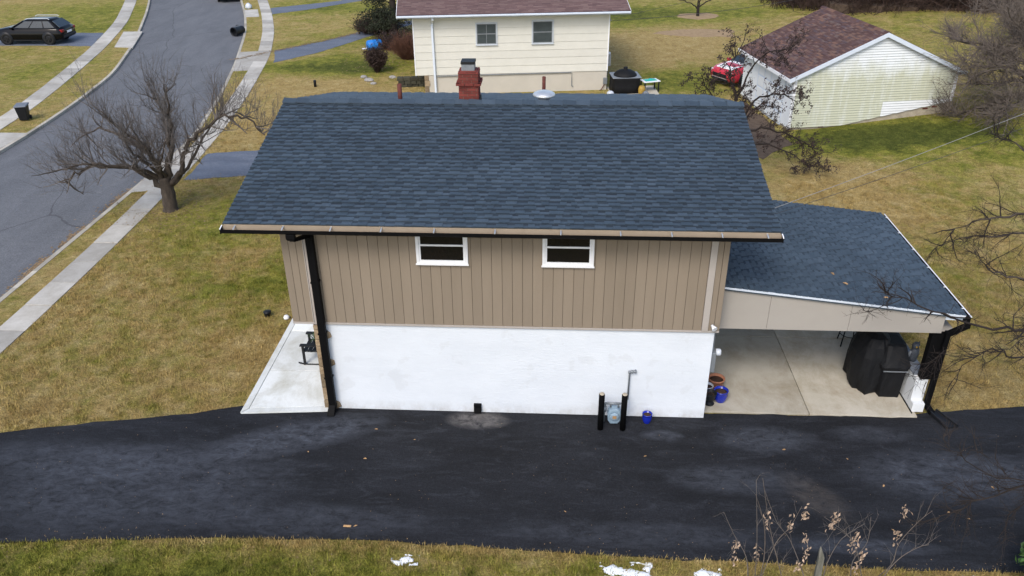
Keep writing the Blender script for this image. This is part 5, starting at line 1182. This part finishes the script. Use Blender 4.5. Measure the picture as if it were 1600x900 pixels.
tree('bare_tree', 'bare dark branches hanging over the tan lawn beyond the carport at the right edge', (12.6, 4.0, 0),
     [([(12.6, 4, 2.5), (11.37, 3, 3.55), (10.31, 3, 3.53), (9.78, 3, 3.47), (9.26, 3, 3.36), (8.8, 3, 2.96)], .05, .005), ([(12.6, 4, 2.2), (11.52, 3, 3.0), (10.44, 3, 3.06), (9.64, 3, 2.97), (8.96, 3, 2.88), (8.6, 3, 2.63)], .035, .005), ([(12.6, 4, 1.5), (11.37, 2, 2.0), (10.16, 2, 2.39), (9.43, 2, 2.61), (9.06, 2, 2.98), (8.87, 2, 3.21)], .03, .005), ([(12.6, 4, 1.3), (11.4, 2.5, 1.5), (10.4, 1.6, 1.3), (9.6, 1.2, 1.0)], .03, .005), ([(12.6, 4, 2.6), (11.6, 4.2, 3.9), (10.8, 4.6, 4.5), (10.2, 4.8, 4.7)], .04, .006)],
     .12, MT['bark'], MT['twigdark'], (3.8, (.25, .8), -.015), (6, (.2, .6), .0050, loose(.0, -.01), 2), trunk=[(12.6, 4, -.05), (12.6, 4, 1.2), (12.6, 4, 2.6)])
tree('bare_tree', 'small bare tree in a mulch ring on the back lawn at the top', (9.43, 44, 0),
     [([(9.4, 44, .45), (9.1, 44, .75), (8.5, 44, .95), (7.9, 44, 1.15)], .05, .015), ([(9.4, 44, .5), (9.35, 44, 1.1), (9.2, 44, 1.9)], .06, .02), ([(9.45, 44, .5), (9.9, 44, .9), (10.5, 44, 1.25), (11, 44, 1.7)], .05, .015), ([(9.4, 44, .6), (9.6, 44.4, 1.2), (9.8, 44.8, 2)], .05, .015)],
     .10, MT['twigdark'], MT['twigdark'], (1.6, (.5, 1.0), .05), (4, (.4, .9), .01, upright(.6), 2), trunk=[(9.43, 44, -.05), (9.42, 44, .3), (9.4, 44, .6)])
def bush(name, label, c, rx, rz, n, L, r, m, lean=.5, base=.12, leaves=None, nl=0, cat='shrub', curve_in=0., ls=.05):
    t = thing(name, label, cat, c); b = MB(); lb = MB()
    for _ in range(n):
        a = random.uniform(0, 6.28); k = math.sqrt(random.uniform(0, 1)); p = Vector((math.cos(a)*base*k, math.sin(a)*base*k, -.02)); l = random.uniform(*L)
        d = Vector((math.cos(a)*lean*k, math.sin(a)*lean*k, 1)); tw = path(p, d, l, 5, .10, curve_in); b.tube(tw, [r, r*.8, r*.65, r*.5, r*.4, r*.3], 3, cap=False)
        for _s in range(3):
            q, d2 = at(tw, random.uniform(.35, .95)); t2 = path(q, jit(d2, .4), l*random.uniform(.15, .35), 2, .2, curve_in); b.tube(t2, [r*.6, r*.45, r*.3], 3, cap=False)
            for _k in range(nl): leafquad(lb, at(t2, random.random())[0]+Vector([random.gauss(0, .05) for _ in range(3)]), ls*random.uniform(.6, 1.2))
    b.build('stems', m, t, kind='stuff')
    if nl: lb.build('leaves', leaves, t, kind='stuff')
    return t
bush('vase_shrub', 'dark vase shaped shrub narrow at the foot on the lawn by the cream house', (-9.44, 28.6, 0), .5, 1.2, 420, (.75, 1.3), .010, MT['brush'], .42, .08, MT['darkleaf'], 3, ls=.05)
bush('red_shrub', 'reddish brown twiggy shrub against the left end of the cream house', (-8.35, 31.6, 0), .9, 1.3, 380, (.8, 1.5), .011, MT['redtwig'], .8, .3)
bush('low_shrub', 'low purple brown shrub beside the second driveway under the dark evergreen', (-11.3, 38.4, 0), 1.3, .9, 420, (.7, 1.25), .012, MT['brush'], 1.3, .8, MT['darkleaf'], 2, ls=.07)
bush('low_shrub', 'low brown leafy shrub between the blue barrel and the cream house', (-9.5, 34.2, 0), 1.0, .9, 360, (.5, 1.0), .012, MT['brush'], 1.2, .7, MT['darkleaf'], 2, ls=.07)
bush('grey_shrub', 'tall pale grey bare shrub at the top right edge behind the big bare tree', (25.2, 31.5, float(height(25.2, 31.5))), 2, 3, 520, (1.6, 3.2), .016, MT['twiggrey'], .9, .9)
def evergreen():
    c = Vector((-10.2, 37.8, 0)); t = thing('evergreen_tree', 'large dark evergreen tree left of the cream house at the top edge', 'tree', c)
    b = MB(); b.tube(smoothline([(.1, -.6, -.05), (.1, -.5, 1), (.05, -.2, 2.2), (0, 0, 4)], 3), [.3, .27, .25, .24, .22, .2, .17, .14, .12, .1], 10); b.build('trunk', MT['twigdark'], t, True)
    lb = MB(); tb = MB()
    for k in range(115):
        a = random.uniform(0, 6.28); z = random.uniform(.7, 5.0); rr = 2.3*(1-max(0, (z-1.2))/5.6)*random.uniform(.5, 1.05); e = Vector((math.cos(a)*rr, math.sin(a)*rr, z-random.uniform(0, .5)))
        P = smoothline([(0, 0, z*.85), e*.55+Vector((0, 0, z*.45)), e], 4); tb.tube(P, [.03-.022*i/(len(P)-1) for i in range(len(P))], 4, cap=False)
        for _ in range(130):
            q = e*random.uniform(.45, 1.0)+Vector((0, 0, z*.3))*0; q, _d = at(P, random.uniform(.35, 1)); leafquad(lb, q+Vector((random.gauss(0, .16), random.gauss(0, .16), random.gauss(-.02, .12))), random.uniform(.035, .085))
    tb.build('branches', MT['twigdark'], t, kind='stuff'); lb.build('needles', MT['evergreen'], t, kind='stuff')
evergreen()
def thicket():      # the wood's edge at the top right: nobody could count these stems
    b = MB()
    for _ in range(3600):
        u = random.random(); x = 15+26*u+random.gauss(0, .5); y = float(np.interp(x, [14, 16, 18.4, 23, 28, 34, 44], [45.5, 44.0, 41.4, 40.6, 39.2, 37.5, 35]))+random.gauss(.3, .4)+random.uniform(0, 4.5); z = float(height(x, y)); l = random.uniform(1.1, 3.4)*min(1, .4+(x-14)/9)
        tw = path((x, y, z-.03), (random.gauss(0, .5), random.gauss(-.12, .45), 1), l, 5, .22, -.07 if random.random() < .4 else 0); r = random.uniform(.012, .03); b.tube(tw, [r, r*.85, r*.7, r*.55, r*.45, r*.3], 3, cap=False)
        for _s in range(4):
            q, d = at(tw, random.uniform(.2, .95)); b.tube(path(q, jit(d, .6), l*random.uniform(.2, .5), 2, .2), [r*.6, r*.45, r*.3], 3, cap=False)
    b.build('thicket', MT['brush'], kind='stuff')
thicket()
sheet('thicket_soil', [(18, 42), (23, 41.0), (28, 39.6), (34, 38), (44, 36), (60, 36), (60, 60), (16, 60)], 1.13, MT['mulch'], .5, .15)
def saplings():
    t = thing('sapling_thicket', 'thin bare stems with clusters of dry brown leaves along the near driveway edge', 'shrub', (4.3, -4.5, 0)); B = Vector((4.3, -4.5, 0))
    ST = [[(3.40, 0), (3.38, .23), (3.27, 1.16), (3.08, 2.48)], [(3.85, 0), (3.83, .25), (3.55, 1.15), (3.28, 2.23)], [(4.22, 0), (4.19, .27), (3.84, 1.08), (3.58, 1.45), (3.3, 2.1)], [(3.46, 0), (3.5, .23), (3.66, .9), (3.84, 1.26), (3.95, 1.7)], [(5.12, 0), (5.08, .32), (4.82, 1.1), (4.59, 1.43), (4.21, 1.75)],
          [(5.2, 0), (5.23, .33), (5.4, .84), (5.4, 1.33), (5.6, 1.81), (5.74, 2.02)], [(4.92, 0), (4.9, .31), (4.83, .81), (4.96, 1.24), (4.91, 1.78)], [(5.4, .1), (5.51, .41), (5.71, .69), (5.96, .87), (6.1, .91)], [(3.3, .1), (3.23, .59), (2.99, 1.01), (2.78, 1.48)], [(3.45, 0), (3.5, .6), (3.42, 1.3), (3.2, 1.95)], [(4.5, 0), (4.52, .5), (4.7, 1.0), (5.0, 1.35)]]
    tb = MB(); lb = MB()
    for k, s in enumerate(ST):
        dy = random.uniform(-.2, .25); P = smoothline([Vector((x, -4.5+dy*min(z, 1), z))-B for x, z in s], 4); n = len(P); b = MB(); b.tube(P, [.010-.007*i/(n-1) for i in range(n)], 6); b.build('stem', MT['twiggrey' if k % 2 else 'twig'], t, True)
        spray(tb, P, 7, (.15, .5), .0035, loose(.35, .01), .3, 2)
    for x, z in [(3.0, .94), (3.34, .81), (3.42, 1.51), (3.78, 1.49), (4.05, 1.17), (4.12, .85), (4.41, 1.49), (4.84, 1.17), (4.98, .82), (5.46, 1.81), (5.44, 1.29), (3.98, 1.67), (3.0, .7), (4.05, .55), (4.95, .6), (4.45, 1.6), (4.8, 1.05)]:
        for _ in range(15):
            p = Vector((x+random.gauss(0, .026), -4.5+random.gauss(0, .04), z+random.gauss(0, .075)))-B; s = random.uniform(.026, .042)
            leafquad(lb, p, s)
    tb.build('twigs', MT['twig'], t, kind='stuff'); lb.build('dry_leaves', MT['dryleaf'], t, kind='stuff')
saplings()
b = loft([[(x*k+o, y*k, z) for x, y in ((-.055, -.04), (.042, -.045), (.055, .03), (-.045, .045))] for z, k, o in ((-.05, 1.1, .03), (.4, 1.0, .01), (.72, .9, 0), (.84, .5, -.03), (.93, .12, -.045))])
o = tag(b.build('fence_post', MT['weathered']), 'split weathered wooden post among the bare stems at the bottom edge', 'post'); o.location = (4.40, -4.42, 0)
bush('green_shrub', 'bright green leafy shrub at the bottom right corner', (8.22, -4.42, 0), .5, .8, 90, (.5, 1.0), .008, MT['twigdark'], .75, .1, MT['needle'], 10, ls=.075)
# ------------------------------------------------------------------ cables
def cable(label, P0, P1, sag, r, m):
    P0, P1 = Vector(P0), Vector(P1); b = MB(); b.tube([P0.lerp(P1, i/24)-Vector((0, 0, 4*sag*(i/24)*(1-i/24))) for i in range(25)], r, 5); tag(b.build('power_line', m), label, 'cable', 'overhead cables')
CA0, CA1 = Vector((3.36, .7, 4.2)), Vector((11.33, 6, 4.97))
cable('pale overhead cable running from the house gable to the right picture edge', CA0, CA0+(CA1-CA0)*1.6, .10, .0065, MT['wire'])
cable('thin dark cable just below the pale one at the right of the house', CA0+Vector((0, 0, -.1)), CA0+(CA1-CA0)*1.6+Vector((0, 0, -.55)), .12, .006, MT['wiredark'])
cable('dark cable from the mast of the cream house across the back lawn', (2.56, 25.9, 3.2), (24.5, 50, 1.9), .55, .012, MT['wiredark'])
cable('upper thin cable above the dark one behind the cream house', (2.56, 25.9, 3.3), (26, 58, 2.2), .1, .008, MT['wiredark'])
